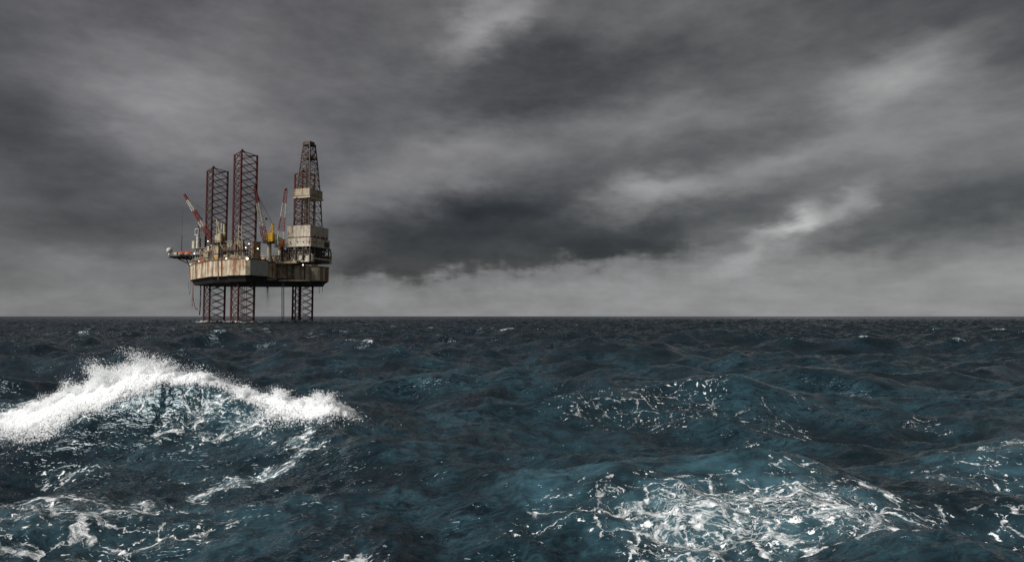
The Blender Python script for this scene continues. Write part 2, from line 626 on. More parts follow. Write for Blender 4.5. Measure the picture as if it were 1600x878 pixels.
# breaking crest and the water that has run down its face
along = sstep(-19.5, -16.5, X) * (1 - sstep(-5.6, -4.4, X))
gap = 1 - 0.8 * np.exp(-((X + 9.4) / 0.6) ** 2) - 0.6 * np.exp(-((X + 8.0) / 0.5) ** 2)
spill = 0.55 + 1.3 * np.exp(-((X + 14.6) / 2.2) ** 2) + 0.5 * np.exp(-((X + 6.7) / 0.9) ** 2)
topf = (1 - sstep(0.0, 1.6, -(s + 0.1) / spill + 0.33 * n1 + 0.25 * n2)) * (1 - sstep(0.3, 1.8, s + 0.5 * n1))
clump = sstep(-0.5, 0.7, n1 + 0.5 * n2 + 1.6 * np.exp(-((X + 14.0) / 2.6) ** 2) + 1.0 * np.exp(-((X + 6.6) / 1.0) ** 2))
crestf = topf * along * gap * (0.45 + 0.55 * clump)
addfoam(1.3 * crestf)
heart = np.exp(-((X + 13.9) / 2.5) ** 4) + 0.95 * np.exp(-((X + 6.75) / 0.95) ** 4) + 0.8 * np.exp(-((X + 17.0) / 1.4) ** 4) + 1.0 * np.exp(-((X + 10.8) / 0.95) ** 4)
addfoam(1.6 * heart * (1 - sstep(0.35, 0.95, np.abs(s + 0.15) / np.maximum(0.2, 0.75 + 0.35 * n1 + 0.25 * n2))))
z += crestf * (0.05 * n2 + 0.06 * n1 + 0.03)
addfoam(patch(-8.6, 20.2, 2.6, 0.9, 0.1, 0.50, 0.4))
addfoam(patch(-6.4, 19.6, 1.5, 1.5, 0.6, 0.80, 0.4))
addfoam(patch(-7.3, 17.6, 1.5, 0.75, 0.75, 0.60, 0.4))
addfoam(patch(-12.5, 18.6, 2.6, 0.5, 0.12, 0.40, 0.45))
addfoam(patch(-8.9, 18.0, 1.2, 0.4, 0.1, 0.40, 0.45))
addfoam(patch(-10.6, 14.4, 3.4, 1.05, 0.12, 0.52, 0.4))
addfoam(patch(-8.2, 13.3, 2.0, 0.8, 0.25, 0.42, 0.4))
addfoam(patch(-7.8, 11.0, 4.5, 0.6, 0.0, 0.42, 0.4))
# lacy patches on the right
addfoam(patch(5.0, 12.2, 2.6, 1.4, 0.1, 0.46, 0.5))
addfoam(patch(4.8, 12.0, 1.6, 0.75, 0.15, 0.80, 0.45))
addfoam(patch(2.8, 11.7, 1.6, 0.9, 0.4, 0.36, 0.4))
addfoam(patch(7.4, 12.9, 2.4, 1.5, -0.2, 0.38, 0.4))
addfoam(patch(5.4, 11.0, 3.6, 0.6, 0.0, 0.55, 0.4))
addfoam(patch(11.5, 15.0, 4.2, 3.6, 0.1, 0.30, 0.25))
addfoam(patch(14.2, 18.2, 3.0, 0.5, -0.08, 0.62, 0.4))
addfoam(patch(0.6, 12.0, 2.2, 0.9, 0.2, 0.30))
addfoam(patch(-10.2, 20.9, 1.9, 1.3, 0.1, 0.55, 0.5))
addfoam(patch(-8.4, 20.6, 1.4, 1.3, 0.1, 0.55, 0.5))
addfoam(patch(-15.5, 19.8, 2.4, 1.0, 0.1, 0.28, 0.5))
addfoam(patch(9.0, 12.2, 4.5, 2.2, 0.0, 0.30, 0.4))
addfoam(patch(3.6, 28.5, 4.4, 2.8, 0.2, 0.19, 0.35))
addfoam(patch(8.0, 26.0, 5.0, 2.6, -0.1, 0.27, 0.35))
addfoam(patch(8.0, 22.0, 1.2, 0.5, 0.0, 0.42))
# small whitecaps where the steep crests fold over
stp = sample(tiles[0][0], 171.0, X, Y) * GAIN
wc = sstep(2.55, 3.05, stp / (HS / 4) + 0.25 * n1) * sstep(40, 80, RG) * (1 - sstep(160, 320, RG))
addfoam(0.75 * wc)
for (px, py, w_, d_) in ((1583, 545, 3.0, 1.0), (585, 515, 3.2, 0.5), (845, 508, 2.5, 0.5), (768, 524, 1.6, 0.4), (882, 530, 1.5, 0.4),
                         (1400, 505, 3.0, 0.5), (1500, 523, 1.4, 0.4), (570, 541, 1.2, 0.4), (1100, 502, 4, 0.6), (260, 520, 2, 0.4), (1290, 512, 2, 0.4)):
    d = ray(px, py)
    t = -CAM_H / d.z
    addfoam(patch(d.x * t, d.y * t, w_, d_ * 2.0, 0.0, 0.95, 0.35))
# churned water at the rig's legs
for (lx, ly) in ((-198, 423), (-161, 380), (-142, 433)):
    addfoam(patch(lx, ly - 3, 10, 6, 0.0, 0.9, 0.25))
aer_glow = np.clip(foam * 1.1, 0, 1)
aer_glow = np.maximum(aer_glow, 0.35 * sstep(0.3, 1.4, z) * sstep(0, 1, 1.2 - RG / 60))  # crest tops paler: light through thin water put into the colour
for (cx, cy, rx, ry, d_) in ((13, 16, 6, 4.5, 0.8), (4.5, 13, 6, 3.5, 0.9), (-9, 13.5, 6, 3, 0.5), (2, 20, 8, 5, 0.35), (6, 28, 10, 5, 0.35), (-8, 20, 6, 3, 0.5)):
    aer_glow = np.maximum(aer_glow, patch(cx, cy, rx, ry, 0, d_, 0.3))

PX = (X + ox).ravel()
PY = (Y + oy).ravel()
PZ = z.ravel()
nv = NR * NA
i0 = np.arange(NR - 1)[:, None] * NA
j0 = np.arange(NA)[None, :]
j1 = (j0 + 1) % NA
quads = np.stack([i0 + j0, i0 + NA + j0, i0 + NA + j1, i0 + j1], -1).reshape(-1, 4)
nq = len(quads)
me = bpy.data.meshes.new('sea')
me.vertices.add(nv + 1)
co = np.empty((nv + 1, 3), np.float32)
co[:nv, 0], co[:nv, 1], co[:nv, 2] = PX, PY, PZ
co[nv] = (0, 0, 0)
me.vertices.foreach_set('co', co.ravel())
tri = np.stack([np.full(NA, nv), np.arange(NA), (np.arange(NA) + 1) % NA], -1)
me.loops.add(nq * 4 + NA * 3)
me.loops.foreach_set('vertex_index', np.concatenate([quads.ravel()[::1], tri.ravel()]).astype(np.int32))
me.polygons.add(nq + NA)
ls_ = np.concatenate([np.arange(nq) * 4, nq * 4 + np.arange(NA) * 3]).astype(np.int32)
me.polygons.foreach_set('loop_start', ls_)
me.polygons.foreach_set('use_smooth', np.ones(nq + NA, bool))
me.update(calc_edges=True)
for nm, arr in (('foam', foam), ('aerated_glow', aer_glow)):
    at_ = me.attributes.new(nm, 'FLOAT', 'POINT')
    at_.data.foreach_set('value', np.append(arr.ravel(), 0).astype(np.float32))
if me.polygons[0].normal.z < 0:
    me.flip_normals()

m, nt, bs = material('sea_water')
geo = nt.new('ShaderNodeNewGeometry')
P = geo.outputs['Position']
fo = nt.new('ShaderNodeAttribute', attribute_name='foam').outputs['Fac']
ae = nt.new('ShaderNodeAttribute', attribute_name='aerated_glow').outputs['Fac']
# fine ripples
P2 = nt.mapping(P, rot=(0, 0, R(20)), scale=(0.36, 1.0, 0.6))


def ridges(vec, scale, detail, rough, k=6.0):
    n_ = nt.math('ABSOLUTE', nt.math('SUBTRACT', nt.noise(vec, scale, detail, rough), 0.5))
    return nt.math('SUBTRACT', 1.0, nt.math('MULTIPLY', n_, k, clamp=True), clamp=True)


P2w = nt.vmath('ADD', P2, nt.vmath('SCALE', nt.noise(P, 0.9, 3, 0.5, color=True), scale=0.6))
b1 = nt.math('ADD', nt.math('MULTIPLY', ridges(P2w, 1.9, 4, 0.55), 0.68), nt.math('MULTIPLY', ridges(P2w, 6.5, 3, 0.5), 0.32))
b2 = nt.noise(P2, 0.9, 5, 0.60)
dist = nt.vmath('LENGTH', P)
farw = nt.maprange(dist, 30.0, 160.0, 0.0, 1.0)
bh = nt.math('ADD', nt.math('MULTIPLY', b1, 0.075), nt.math('MULTIPLY', nt.math('MULTIPLY', b2, 1.5), farw))
bump = nt.new('ShaderNodeBump')
bump.inputs['Strength'].default_value = 0.85
bump.inputs['Distance'].default_value = 0.55
nt.put(bump.inputs['Height'], bh)
# colour of the water body: deep navy, milky teal where air has been beaten in; ripple highlights and crest glow painted in too
mot = nt.noise(P2, 1.7, 5, 0.65)
aem_glint = nt.math('MULTIPLY', ae, nt.maprange(mot, 0.35, 0.7, 0.15, 1.0), clamp=True)
P3 = nt.mapping(P, rot=(0, 0, R(12)), scale=(0.26, 1.0, 0.3))
P3 = nt.vmath('ADD', P3, nt.vmath('SCALE', nt.noise(P, 0.55, 4, 0.6, color=True), scale=1.2))
vein_glint = nt.math('MAXIMUM', nt.math('POWER', ridges(P3, 1.3, 5, 0.6, 7.0), 2.5), nt.math('MULTIPLY', nt.math('POWER', ridges(P3, 4.2, 4, 0.6, 7.0), 2.5), 0.8))  # foam streaks that also paint pale highlights on the ripples
vein_glint = nt.math('MULTIPLY', vein_glint, nt.maprange(nt.noise(P, 0.28, 4, 0.6), 0.36, 0.66, 0.05, 0.66))
aem_glint = nt.math('MAXIMUM', aem_glint, nt.math('MULTIPLY', vein_glint, nt.maprange(nt.vmath('LENGTH', P), 20.0, 110.0, 0.85, 0.15)), clamp=True)
wcol = nt.mix(aem_glint, (0.0026, 0.0080, 0.0120, 1), (0.044, 0.104, 0.132, 1))
halo = nt.math('MULTIPLY', nt.maprange(fo, 0.25, 1.0, 0.0, 0.75), nt.maprange(nt.noise(P, 3.2, 5, 0.65), 0.38, 0.66, 0.0, 1.0))
wcol = nt.mix(halo, wcol, (0.10, 0.165, 0.18, 1))
# foam: a torn net of threads round cells of open water, in two sizes, thinning out to flecks
q1 = nt.vmath('SUBTRACT', nt.noise(P, 0.75, 2, 0.5, color=True), (0.5, 0.5, 0.5))
q2 = nt.vmath('SUBTRACT', nt.noise(P, 4.5, 4, 0.6, color=True), (0.5, 0.5, 0.5))
wp = nt.vmath('ADD', P, nt.vmath('ADD', nt.vmath('SCALE', q1, scale=1.1), nt.vmath('SCALE', q2, scale=0.34)))
wp = nt.mapping(wp, rot=(0, 0, R(-14)), scale=(0.62, 1.0, 0.15))


def vor(scale):
    v = nt.new('ShaderNodeTexVoronoi', feature='DISTANCE_TO_EDGE')
    nt.put(v.inputs['Vector'], wp)
    v.inputs['Scale'].default_value = scale
    return v.outputs['Distance']


fine_n = nt.noise(wp, 15.0, 5, 0.7)
mid_n = nt.noise(wp, 1.5, 4, 0.6)
tear = nt.noise(wp, 5.0, 4, 0.65)
d1 = nt.math('ADD', fo, nt.math('MULTIPLY_ADD', mid_n, 1.3, -0.65))          # local amount of foam
w1 = nt.maprange(d1, 0.15, 1.1, 0.0, 0.115, 'LINEAR')
w1 = nt.math('MULTIPLY', w1, nt.maprange(tear, 0.36, 0.64, 0.0, 1.45))
l1 = nt.maprange(nt.math('DIVIDE', vor(1.25), nt.math('ADD', w1, 0.0001)), 0.2, 1.3, 1.0, 0.0)
w2 = nt.maprange(d1, 0.40, 1.3, 0.0, 0.15, 'LINEAR')
w2 = nt.math('MULTIPLY', w2, nt.maprange(tear, 0.40, 0.62, 0.0, 1.2))
l2 = nt.maprange(nt.math('DIVIDE', vor(3.6), nt.math('ADD', w2, 0.0001)), 0.2, 1.3, 0.85, 0.0)
w3 = nt.maprange(d1, 0.5, 1.3, 0.0, 0.2, 'LINEAR')
l3 = nt.maprange(nt.math('DIVIDE', vor(9.5), nt.math('ADD', w3, 0.0001)), 0.3, 1.2, 0.6, 0.0)
lace = nt.math('MAXIMUM', nt.math('MAXIMUM', l1, l2), l3, clamp=True)
lace = nt.math('MULTIPLY', lace, nt.maprange(fine_n, 0.38, 0.58, 0.2, 1.0))
bub = nt.new('ShaderNodeTexVoronoi', feature='F1')
nt.put(bub.inputs['Vector'], wp)
bub.inputs['Scale'].default_value = 11.0
lace = nt.math('MULTIPLY', lace, nt.maprange(bub.outputs['Distance'], 0.15, 0.60, 1.15, 0.62))
lace = nt.math('MULTIPLY', lace, nt.maprange(fo, 0.08, 0.40, 0.0, 1.0))
# flecks
fle = nt.maprange(nt.noise(wp, 9.0, 3, 0.6), nt.math('MULTIPLY_ADD', fo, -0.07, 0.650), nt.math('MULTIPLY_ADD', fo, -0.07, 0.70), 0.0, 1.0)
fle = nt.math('MULTIPLY', fle, nt.maprange(fo, 0.08, 0.25, 0.0, 0.9))
solid = nt.maprange(nt.math('ADD', fo, nt.math('MULTIPLY_ADD', mid_n, 0.5, -0.25)), 0.98, 1.2, 0.0, 1.0)
fm = nt.math('MAXIMUM', nt.math('MAXIMUM', lace, fle), solid, clamp=True)
nt.put(bs.inputs['Base Color'], wcol)
nt.put(bs.inputs['Roughness'], nt.maprange(dist, 10.0, 400.0, 0.10, 0.22))
bs.inputs['IOR'].default_value = 1.46
bs.inputs['Specular Tint'].default_value = (0.80, 0.95, 1.0, 1)
bs.inputs['Specular IOR Level'].default_value = 0.5
nt.put(bs.inputs['Normal'], bump.outputs[0])
fb_ = nt.new('ShaderNodeBump')
fb_.inputs['Strength'].default_value = 0.5
fb_.inputs['Distance'].default_value = 0.05
nt.put(fb_.inputs['Height'], fine_n)
fs = nt.new('ShaderNodeBsdfDiffuse')
nt.put(fs.inputs['Color'], (0.90, 0.91, 0.90, 1))
nt.put(fs.inputs['Normal'], fb_.outputs[0])
mx = nt.new('ShaderNodeMixShader')
nt.put(mx.inputs[0], fm)
nt.l.new(bs.outputs[0], mx.inputs[1])
nt.l.new(fs.outputs[0], mx.inputs[2])
nt.l.new(mx.outputs[0], m.node_tree.nodes['Material Output'].inputs['Surface'])
me.materials.append(m)
tag(link('sea', me), kind='structure')

# ================================================================== spray of the breaking crest
m, nt, bs = material('sea_spray')
nt.n.remove(bs)
sdif = nt.new('ShaderNodeBsdfDiffuse')
sdif.inputs['Color'].default_value = (0.97, 0.975, 0.975, 1)
strl = nt.new('ShaderNodeBsdfTranslucent')
strl.inputs['Color'].default_value = (0.97, 0.975, 0.975, 1)
smx = nt.new('ShaderNodeMixShader')
smx.inputs[0].default_value = 0.42
nt.l.new(sdif.outputs[0], smx.inputs[1])
nt.l.new(strl.outputs[0], smx.inputs[2])
nt.l.new(smx.outputs[0], nt.n['Material Output'].inputs['Surface'])
M['spray'] = m

ICO_V = []
g_ = (1 + 5 ** 0.5) / 2
for a_, b_ in ((1, g_), (-1, g_), (1, -g_), (-1, -g_)):
    ICO_V += [(a_, b_, 0), (0, a_, b_), (b_, 0, a_)]
ICO_V = np.array(ICO_V, float)
ICO_V /= np.linalg.norm(ICO_V[0])


def hull_faces(V):
    """Faces of a small convex solid, found by brute force."""
    out = []
    n = len(V)
    for i in range(n):
        for j in range(i + 1, n):
            for k in range(j + 1, n):
                nn = np.cross(V[j] - V[i], V[k] - V[i])
                dd = (V - V[i]) @ nn
                if (dd <= 1e-9).all():
                    out.append((i, j, k))
                elif (dd >= -1e-9).all():
                    out.append((i, k, j))
    return np.array(out)


OCT_V = np.array([(1, 0, 0), (-1, 0, 0), (0, 1, 0), (0, -1, 0), (0, 0, 1), (0, 0, -1)], float)
ICO_F, OCT_F = hull_faces(ICO_V), hull_faces(OCT_V)


def scatter_mesh(name, pos, rad, V, Fc, mat, seed):
    g = np.random.default_rng(seed)
    n = len(pos)
    q = g.standard_normal((n, 4))
    q /= np.linalg.norm(q, axis=1)[:, None]
    w_, x_, y_, z_ = q.T
    Rm = np.stack([1 - 2 * (y_ ** 2 + z_ ** 2), 2 * (x_ * y_ - z_ * w_), 2 * (x_ * z_ + y_ * w_),
                   2 * (x_ * y_ + z_ * w_), 1 - 2 * (x_ ** 2 + z_ ** 2), 2 * (y_ * z_ - x_ * w_),
                   2 * (x_ * z_ - y_ * w_), 2 * (y_ * z_ + x_ * w_), 1 - 2 * (x_ ** 2 + y_ ** 2)], -1).reshape(n, 3, 3)
    sc = rad[:, None] * g.uniform(0.7, 1.3, (n, 3))
    P_ = np.einsum('nij,vj->nvi', Rm, V) * sc[:, None, :] + pos[:, None, :]
    nV, nF = len(V), len(Fc)
    idx = (Fc[None] + (np.arange(n) * nV)[:, None, None]).reshape(-1, 3)
    me = bpy.data.meshes.new(name)
    me.vertices.add(n * nV)
    me.vertices.foreach_set('co', P_.astype(np.float32).ravel())
    me.loops.add(n * nF * 3)
    me.loops.foreach_set('vertex_index', idx.astype(np.int32).ravel())
    me.polygons.add(n * nF)
    me.polygons.foreach_set('loop_start', (np.arange(n * nF) * 3).astype(np.int32))
    me.polygons.foreach_set('use_smooth', np.ones(n * nF, bool))
    me.update(calc_edges=True)
    me.materials.append(mat)
    return me


gs = np.random.default_rng(11)


def point_spray(name, pos, rad, mat, label, cat):
    """Droplets as real little spheres: one mesh of points turned into spheres by geometry nodes."""
    me = bpy.data.meshes.new(name)
    me.vertices.add(len(pos))
    me.vertices.foreach_set('co', pos.astype(np.float32).ravel())
    at_ = me.attributes.new('size', 'FLOAT', 'POINT')
    at_.data.foreach_set('value', rad.astype(np.float32))
    me.materials.append(mat)
    o = link(name, me)
    tag(o, label, cat, kind='stuff')
    ng = bpy.data.node_groups.new(name, 'GeometryNodeTree')
    ng.interface.new_socket('Geometry', in_out='INPUT', socket_type='NodeSocketGeometry')
    ng.interface.new_socket('Geometry', in_out='OUTPUT', socket_type='NodeSocketGeometry')
    gi, go = ng.nodes.new('NodeGroupInput'), ng.nodes.new('NodeGroupOutput')
    mp = ng.nodes.new('GeometryNodeMeshToPoints')
    na = ng.nodes.new('GeometryNodeInputNamedAttribute')
    na.data_type = 'FLOAT'
    na.inputs['Name'].default_value = 'size'
    sm = ng.nodes.new('GeometryNodeSetMaterial')
    sm.inputs['Material'].default_value = mat
    ng.links.new(gi.outputs[0], mp.inputs['Mesh'])
    ng.links.new(na.outputs['Attribute'], mp.inputs['Radius'])
    ng.links.new(mp.outputs[0], sm.inputs['Geometry'])
    ng.links.new(sm.outputs[0], go.inputs[0])
    md = o.modifiers.new('droplets', 'NODES')
    md.node_group = ng
    return o


# every plume is a bundle of jets thrown up from the crest: x from, x to, jets, height, forward spill down the face
SEG = [(-20.5, -17.0, 22, 0.14, 0.3), (-18.0, -15.8, 70, 0.24, 0.8), (-16.6, -13.6, 280, 0.42, 0.95), (-14.8, -11.6, 360, 0.44, 0.70), (-13.4, -11.4, 90, 0.50, 0.2),
       (-11.9, -10.1, 150, 0.22, 0.28), (-10.0, -9.3, 3, 0.08, 0.2), (-9.1, -8.6, 30, 0.45, 0.3), (-8.5, -7.9, 5, 0.10, 0.4), (-7.8, -6.9, 80, 0.26, 0.6), (-7.0, -6.2, 80, 0.48, 0.4), (-6.4, -5.7, 45, 0.26, 0.5), (-6.0, -5.2, 16, 0.14, 0.2)]
pp, pr = [], []


def surface(x, y):
    """Where the water that rests at x, y has been carried by the waves."""
    fr = np.interp(np.hypot(x, y), rr, np.arange(NR))
    fa = np.clip((np.arctan2(x, y) + 0.9) / 0.00195, 0, len(fine) - 2)
    i, j = fr.astype(int), fa.astype(int)
    u, v = fr - i, fa - j
    out = []
    for g_a in (ox, oy, z):
        out.append((g_a[i, j] * (1 - v) + g_a[i, j + 1] * v) * (1 - u) + (g_a[i + 1, j] * (1 - v) + g_a[i + 1, j + 1] * v) * u)
    return x + out[0], y + out[1], out[2]


for (x0, x1, nj, hgt, hang) in SEG:
    for _ in range(nj):
        xo = gs.uniform(x0, x1)
        A_, Y_ = crest(xo)
        xc, yc, zc = (float(q[0]) for q in surface(np.array([xo]), np.array([Y_ - gs.uniform(0, 0.35)])))
        win = max(0.15, 1 - ((xo - (x0 + x1) / 2) / ((x1 - x0) / 2)) ** 2 * 0.8)
        spill_ = gs.random() < 0.46
        n = int(gs.integers(340, 980))
        p = gs.random(n) ** 1.25
        if not spill_:
            lum = 0.75 + 0.45 * math.sin(xo * 3.1 + 0.8) + 0.35 * math.sin(xo * 7.3 + 2.0) + 0.25 * math.sin(xo * 1.3)
            h = 1.15 * max(0.15, lum) * hgt * win * (0.3 + min(1.3, gs.exponential(0.5)))
            dxj, dyj = gs.normal(-0.12, 0.65) * h, gs.normal(0.15, 0.45) * h
            sp = 0.02 + 0.15 * h * p
            q = np.stack([xc + dxj * p + gs.normal(0, 1, n) * sp * 1.3, yc + dyj * p + gs.normal(0, 1, n) * sp, zc - 0.06 + h * (2.0 * p - p * p) + gs.normal(0, 1, n) * sp * 0.8], -1)
            r_ = np.exp(gs.normal(0, 0.5, n)) * (0.0098 - 0.0055 * p)
        else:
            reach = 0.35 + 3.0 * hang * win * gs.random() ** 1.3
            sp = 0.04 + 0.10 * p
            xs = xo + gs.normal(0.0, 0.35) * p + gs.normal(0, 1, n) * sp * 1.6
            qx, qy, qz = surface(xs, crest(xs)[1] + 0.3 - reach * p + gs.normal(0, 1, n) * sp)
            q = np.stack([qx, qy - 0.02, qz + np.abs(gs.normal(0, 0.035, n)) * (1.3 - p)], -1)
            r_ = np.exp(gs.normal(0, 0.5, n)) * 0.0082
        pp.append(q)
        pr.append(r_)
pp, pr = np.concatenate(pp), np.concatenate(pr)
point_spray('breaking_crest_foam', pp, pr, M['spray'], 'thick white foam and jets thrown up along the crest of the breaking wave', 'foam')
# loose droplets blown about above it
k = 11000
xo = np.concatenate([gs.normal(-13.2, 1.7, int(k * .62)), gs.normal(-10.2, 2.2, int(k * .2)), gs.normal(-6.7, 0.7, int(k * .10)), gs.normal(-17, 1.6, k - int(k * .62) - int(k * .2) - int(k * .10))])
A_, Y_ = crest(xo)
hl = 0.12 + 0.15 * np.exp(-((xo + 13.0) / 1.8) ** 2)
qx, qy, qz = surface(xo, Y_ + gs.normal(0, 0.25, k))
rise = hl * np.minimum(gs.exponential(0.8, k), 2.6 + 0.4 * gs.random(k))
pos = np.stack([qx, qy + gs.normal(0, 0.2, k), qz + rise], -1)
point_spray('spray_droplets', pos, np.exp(gs.normal(math.log(0.0060), 0.45, k)), M['spray'], 'fine white spray flung above the crest of the breaking wave', 'spray')

# ================================================================== the jack-up rig
RIG = Vector((-151.5, 406.5, 0))
RZ = R(160.5)
RM = Matrix.Translation(RIG) @ Matrix.Rotation(RZ, 4, 'Z')
RMI = RM.inverted()


def loc(px, py, Y):
    return RMI @ at(px, py, Y)


def rw(u, v, z_=0.0):
    return RM @ Vector((u, v, z_))


rig = thing('jackup_rig', 'weathered white and rust jack-up drilling rig standing on three lattice legs in the sea', 'oil rig', RIG, RZ)

DECK = 36.8
hull_poly = [(60, 8), (59, 10), (46, 19), (16, 36), (3, 37), (-1, 40.5), (-14, 40.5), (-15.5, 39), (-15.5, 24), (-11, 20), (-11, -20), (-15.5, -24), (-15.5, -36), (-14, -38), (-1, -38),
             (3, -36), (16, -34), (46, -19), (59, -10), (60, -8)]


def inset(poly, d):
    cx, cy = 16.0, 0.0
    out = []
    for x, y in poly:
        v = Vector((x - cx, y - cy))
        out.append((cx + v.x * (1 - d / v.length), cy + v.y * (1 - d / v.length)))
    return out


MB().prism(hull_poly, 27.4, DECK).build('hull', M['hull'], rig)
MB().prism(inset(hull_poly, 3.6), 24.0, 25.8, inset(hull_poly, 2.6)).prism(inset(hull_poly, 2.6), 25.8, 27.4, inset(hull_poly, 0.3)).build('hull_bottom', M['antifoul'], rig)
# a pale flat plate on the stern of the near leg sponson
MB().box(-15.75, -15.5, 24.3, 38.9, 27.6, 36.4).build('stern_plate', M['hull_grey'], rig)
# plating: vertical rubbing strips and a deck-edge beam
n = len(hull_poly)
edge_b = MB()
for i in range(n):
    a, b = hull_poly[i], hull_poly[(i + 1) % n]
    edge_b.beam((a[0], a[1], DECK + 0.15), (b[0], b[1], DECK + 0.15), 0.42)
edge_b.build('deck_edge_beam', M['brown'], rig)
def side_pt(t):
    P_ = [(59, 10), (46, 19), (16, 36), (3, 37)]
    segs = [math.dist(P_[i], P_[i + 1]) for i in range(3)]
    d = t * sum(segs)
    for i, sg in enumerate(segs):
        if d <= sg or i == 2:
            f = d / sg
            return (P_[i][0] + (P_[i + 1][0] - P_[i][0]) * f, P_[i][1] + (P_[i + 1][1] - P_[i][1]) * f)
        d -= sg


for t in (0.03, 0.21, 0.30, 0.53, 0.83):
    x, y = side_pt(t)
    MB().beam((x + 0.1, y + 0.2, 27.6), (x + 0.1, y + 0.2, 36.4), rnd.choice([0.16, 0.22, 0.36])).build('rubbing_strip', M['brown'] if rnd.random() < .6 else M['beige_dark'], rig)
for (u, v) in ((-15.7, -27), (-15.7, -32), (-11.2, -16), (-11.2, 8), (-11.2, -5)):
    MB().beam((u, v, 27.6), (u, v, 36.2), 0.25).build('rubbing_strip', M['brown'], rig)
# guard rail round the near side
rail = MB()
pts = [(59, 10), (46, 19), (16, 36), (3, 37), (-1, 40.2), (-14, 40.2)]
for a, b in zip(pts[:-1], pts[1:]):
    for h in (0.7, 1.4):
        rail.beam((a[0], a[1], DECK + h), (b[0], b[1], DECK + h), 0.09)
    L = math.dist(a, b)
    for i in range(int(L / 2.2)):
        f = i / int(L / 2.2)
        x, y = a[0] + (b[0] - a[0]) * f, a[1] + (b[1] - a[1]) * f
        rail.beam((x, y, DECK), (x, y, DECK + 1.4), 0.09)
rail.build('guard_rail', M['beige_dark'], rig)

# ---- legs
LEG_R, LEG_TOP, LEG_BOT, BAY = 7.4, 101.6, -6.4, 4.5
ANG = [0.0, R(120), R(240)]                       # one corner of every leg points to the bow
corners = [Vector((LEG_R * math.cos(a), LEG_R * math.sin(a), 0)) for a in ANG]
nb = int((LEG_TOP - LEG_BOT) / BAY)
brace_meshes = {}
chord_meshes = {}


def leg_meshes(key, mat):
    ms = []
    for i in range(3):
        a, b = corners[i], corners[(i + 1) % 3]
        mb_ = MB()
        h = BAY
        mb_.beam(a, b + Vector((0, 0, h)), 0.24, cap=False)
        mb_.beam(b, a + Vector((0, 0, h)), 0.24, cap=False)
        ms.append(mb_.mesh('cross_brace', mat))
    ch = MB()
    ch.beam((0, 0, LEG_BOT), (0, 0, LEG_TOP), 0.62, n=6)
    # rack teeth read as a second, thinner line on the chord
    ch.beam((0.55, 0, LEG_BOT), (0.55, 0, LEG_TOP), 0.22)
    cm = ch.mesh('chord', mat)
    tb = []
    for i in range(3):
        tb.append(MB().beam(corners[i] + Vector((0, 0, LEG_TOP - 0.3)), corners[(i + 1) % 3] + Vector((0, 0, LEG_TOP - 0.3)), 0.28).mesh('top_girt', mat))
    return ms, cm, tb


legs_at = ((49, 0), (0, 28), (0, -28))
for name_, (u, v), mk, lab in (('leg', (49, 0), 'leg_dark', 'dark bow leg'), ('leg', (0, 28), 'leg', 'near red stern leg'), ('leg', (0, -28), 'leg', 'red stern leg behind the derrick')):
    lg = link('leg', None, rig, (u, v, 0))
    lg['label'] = lab
    ms, cm, tb = leg_meshes(mk, M[mk])
    for i in range(3):
        link('chord', cm, lg, corners[i], ANG[i])
        link('top_girt', tb[i], lg)
        for k in range(nb):
            zb = LEG_BOT + k * BAY
            link('cross_brace', ms[i], lg, (0, 0, zb))
    # walkway and hatch clutter at the top of the leg
    MB().box(-1.2, 0.6, -1.0, 1.0, 0, 0.5).box(-0.6, 0.2, -0.4, 0.5, 0.5, 1.6).build('leg_top_platform', M[mk], lg).location = corners[1] * 0.86 + Vector((0, 0, LEG_TOP - 0.6))
    # jacking house at each chord
    for i in range(3):
        c = corners[i]
        mbj = MB()
        mbj.box(-2.3, 2.3, -2.2, 2.2, DECK, DECK + 11.4, 0.4)
        mbj.box(-2.6, 2.6, -2.5, 2.5, DECK + 11.4, DECK + 12.0)
        mbj.box(-2.5, 2.5, -2.4, 2.4, DECK + 8.0, DECK + 8.4)
        mbj.box(-2.5, 2.5, -2.4, 2.4, DECK + 4.0, DECK + 4.5)
        jh = mbj.build('jacking_house', M['beige_dark'] if i else M['grey'], lg)
        jh.location = (c.x * 1.05, c.y * 1.05, 0)
        jh.rotation_euler = (0, 0, ANG[i])

# conductor pipes beside the leg behind the derrick
for px in (461, 466.5):
    a, b = loc(px, 500, 428), loc(px, 440, 428)
    MB().beam((a.x, a.y, -5), (a.x, a.y, 27), 0.42, n=8).build('conductor_pipe', M['leg_dark'], rig)

# white wash round the feet of the legs
wr = np.random.default_rng(17)
wpos, wrad = [], []
for (u, v) in legs_at:
    c0 = rw(u, v)
    for i in range(3):
        cw = RM @ (Vector((u, v, 0)) + corners[i])
        n_ = 240
        a_ = wr.uniform(0, 2 * math.pi, n_)
        d_ = 0.5 + wr.exponential(1.1, n_)
        wpos.append(np.stack([cw.x + 1.9 * d_ * np.cos(a_), cw.y + d_ * np.sin(a_), 0.05 + wr.exponential(0.34, n_) / (0.5 + 0.4 * d_)], -1))
        wrad.append(np.exp(wr.normal(math.log(0.10), 0.4, n_)))
    n_ = 220
    wpos.append(np.stack([c0.x + wr.uniform(-9, 9, n_), c0.y + wr.uniform(-9, 3, n_), 0.2 + wr.exponential(0.16, n_)], -1))
    wrad.append(np.exp(wr.normal(math.log(0.09), 0.4, n_)))
point_spray('leg_wash', np.concatenate(wpos), np.concatenate(wrad), M['spray'], 'low white wash of broken water round the feet of the rig legs', 'wash')

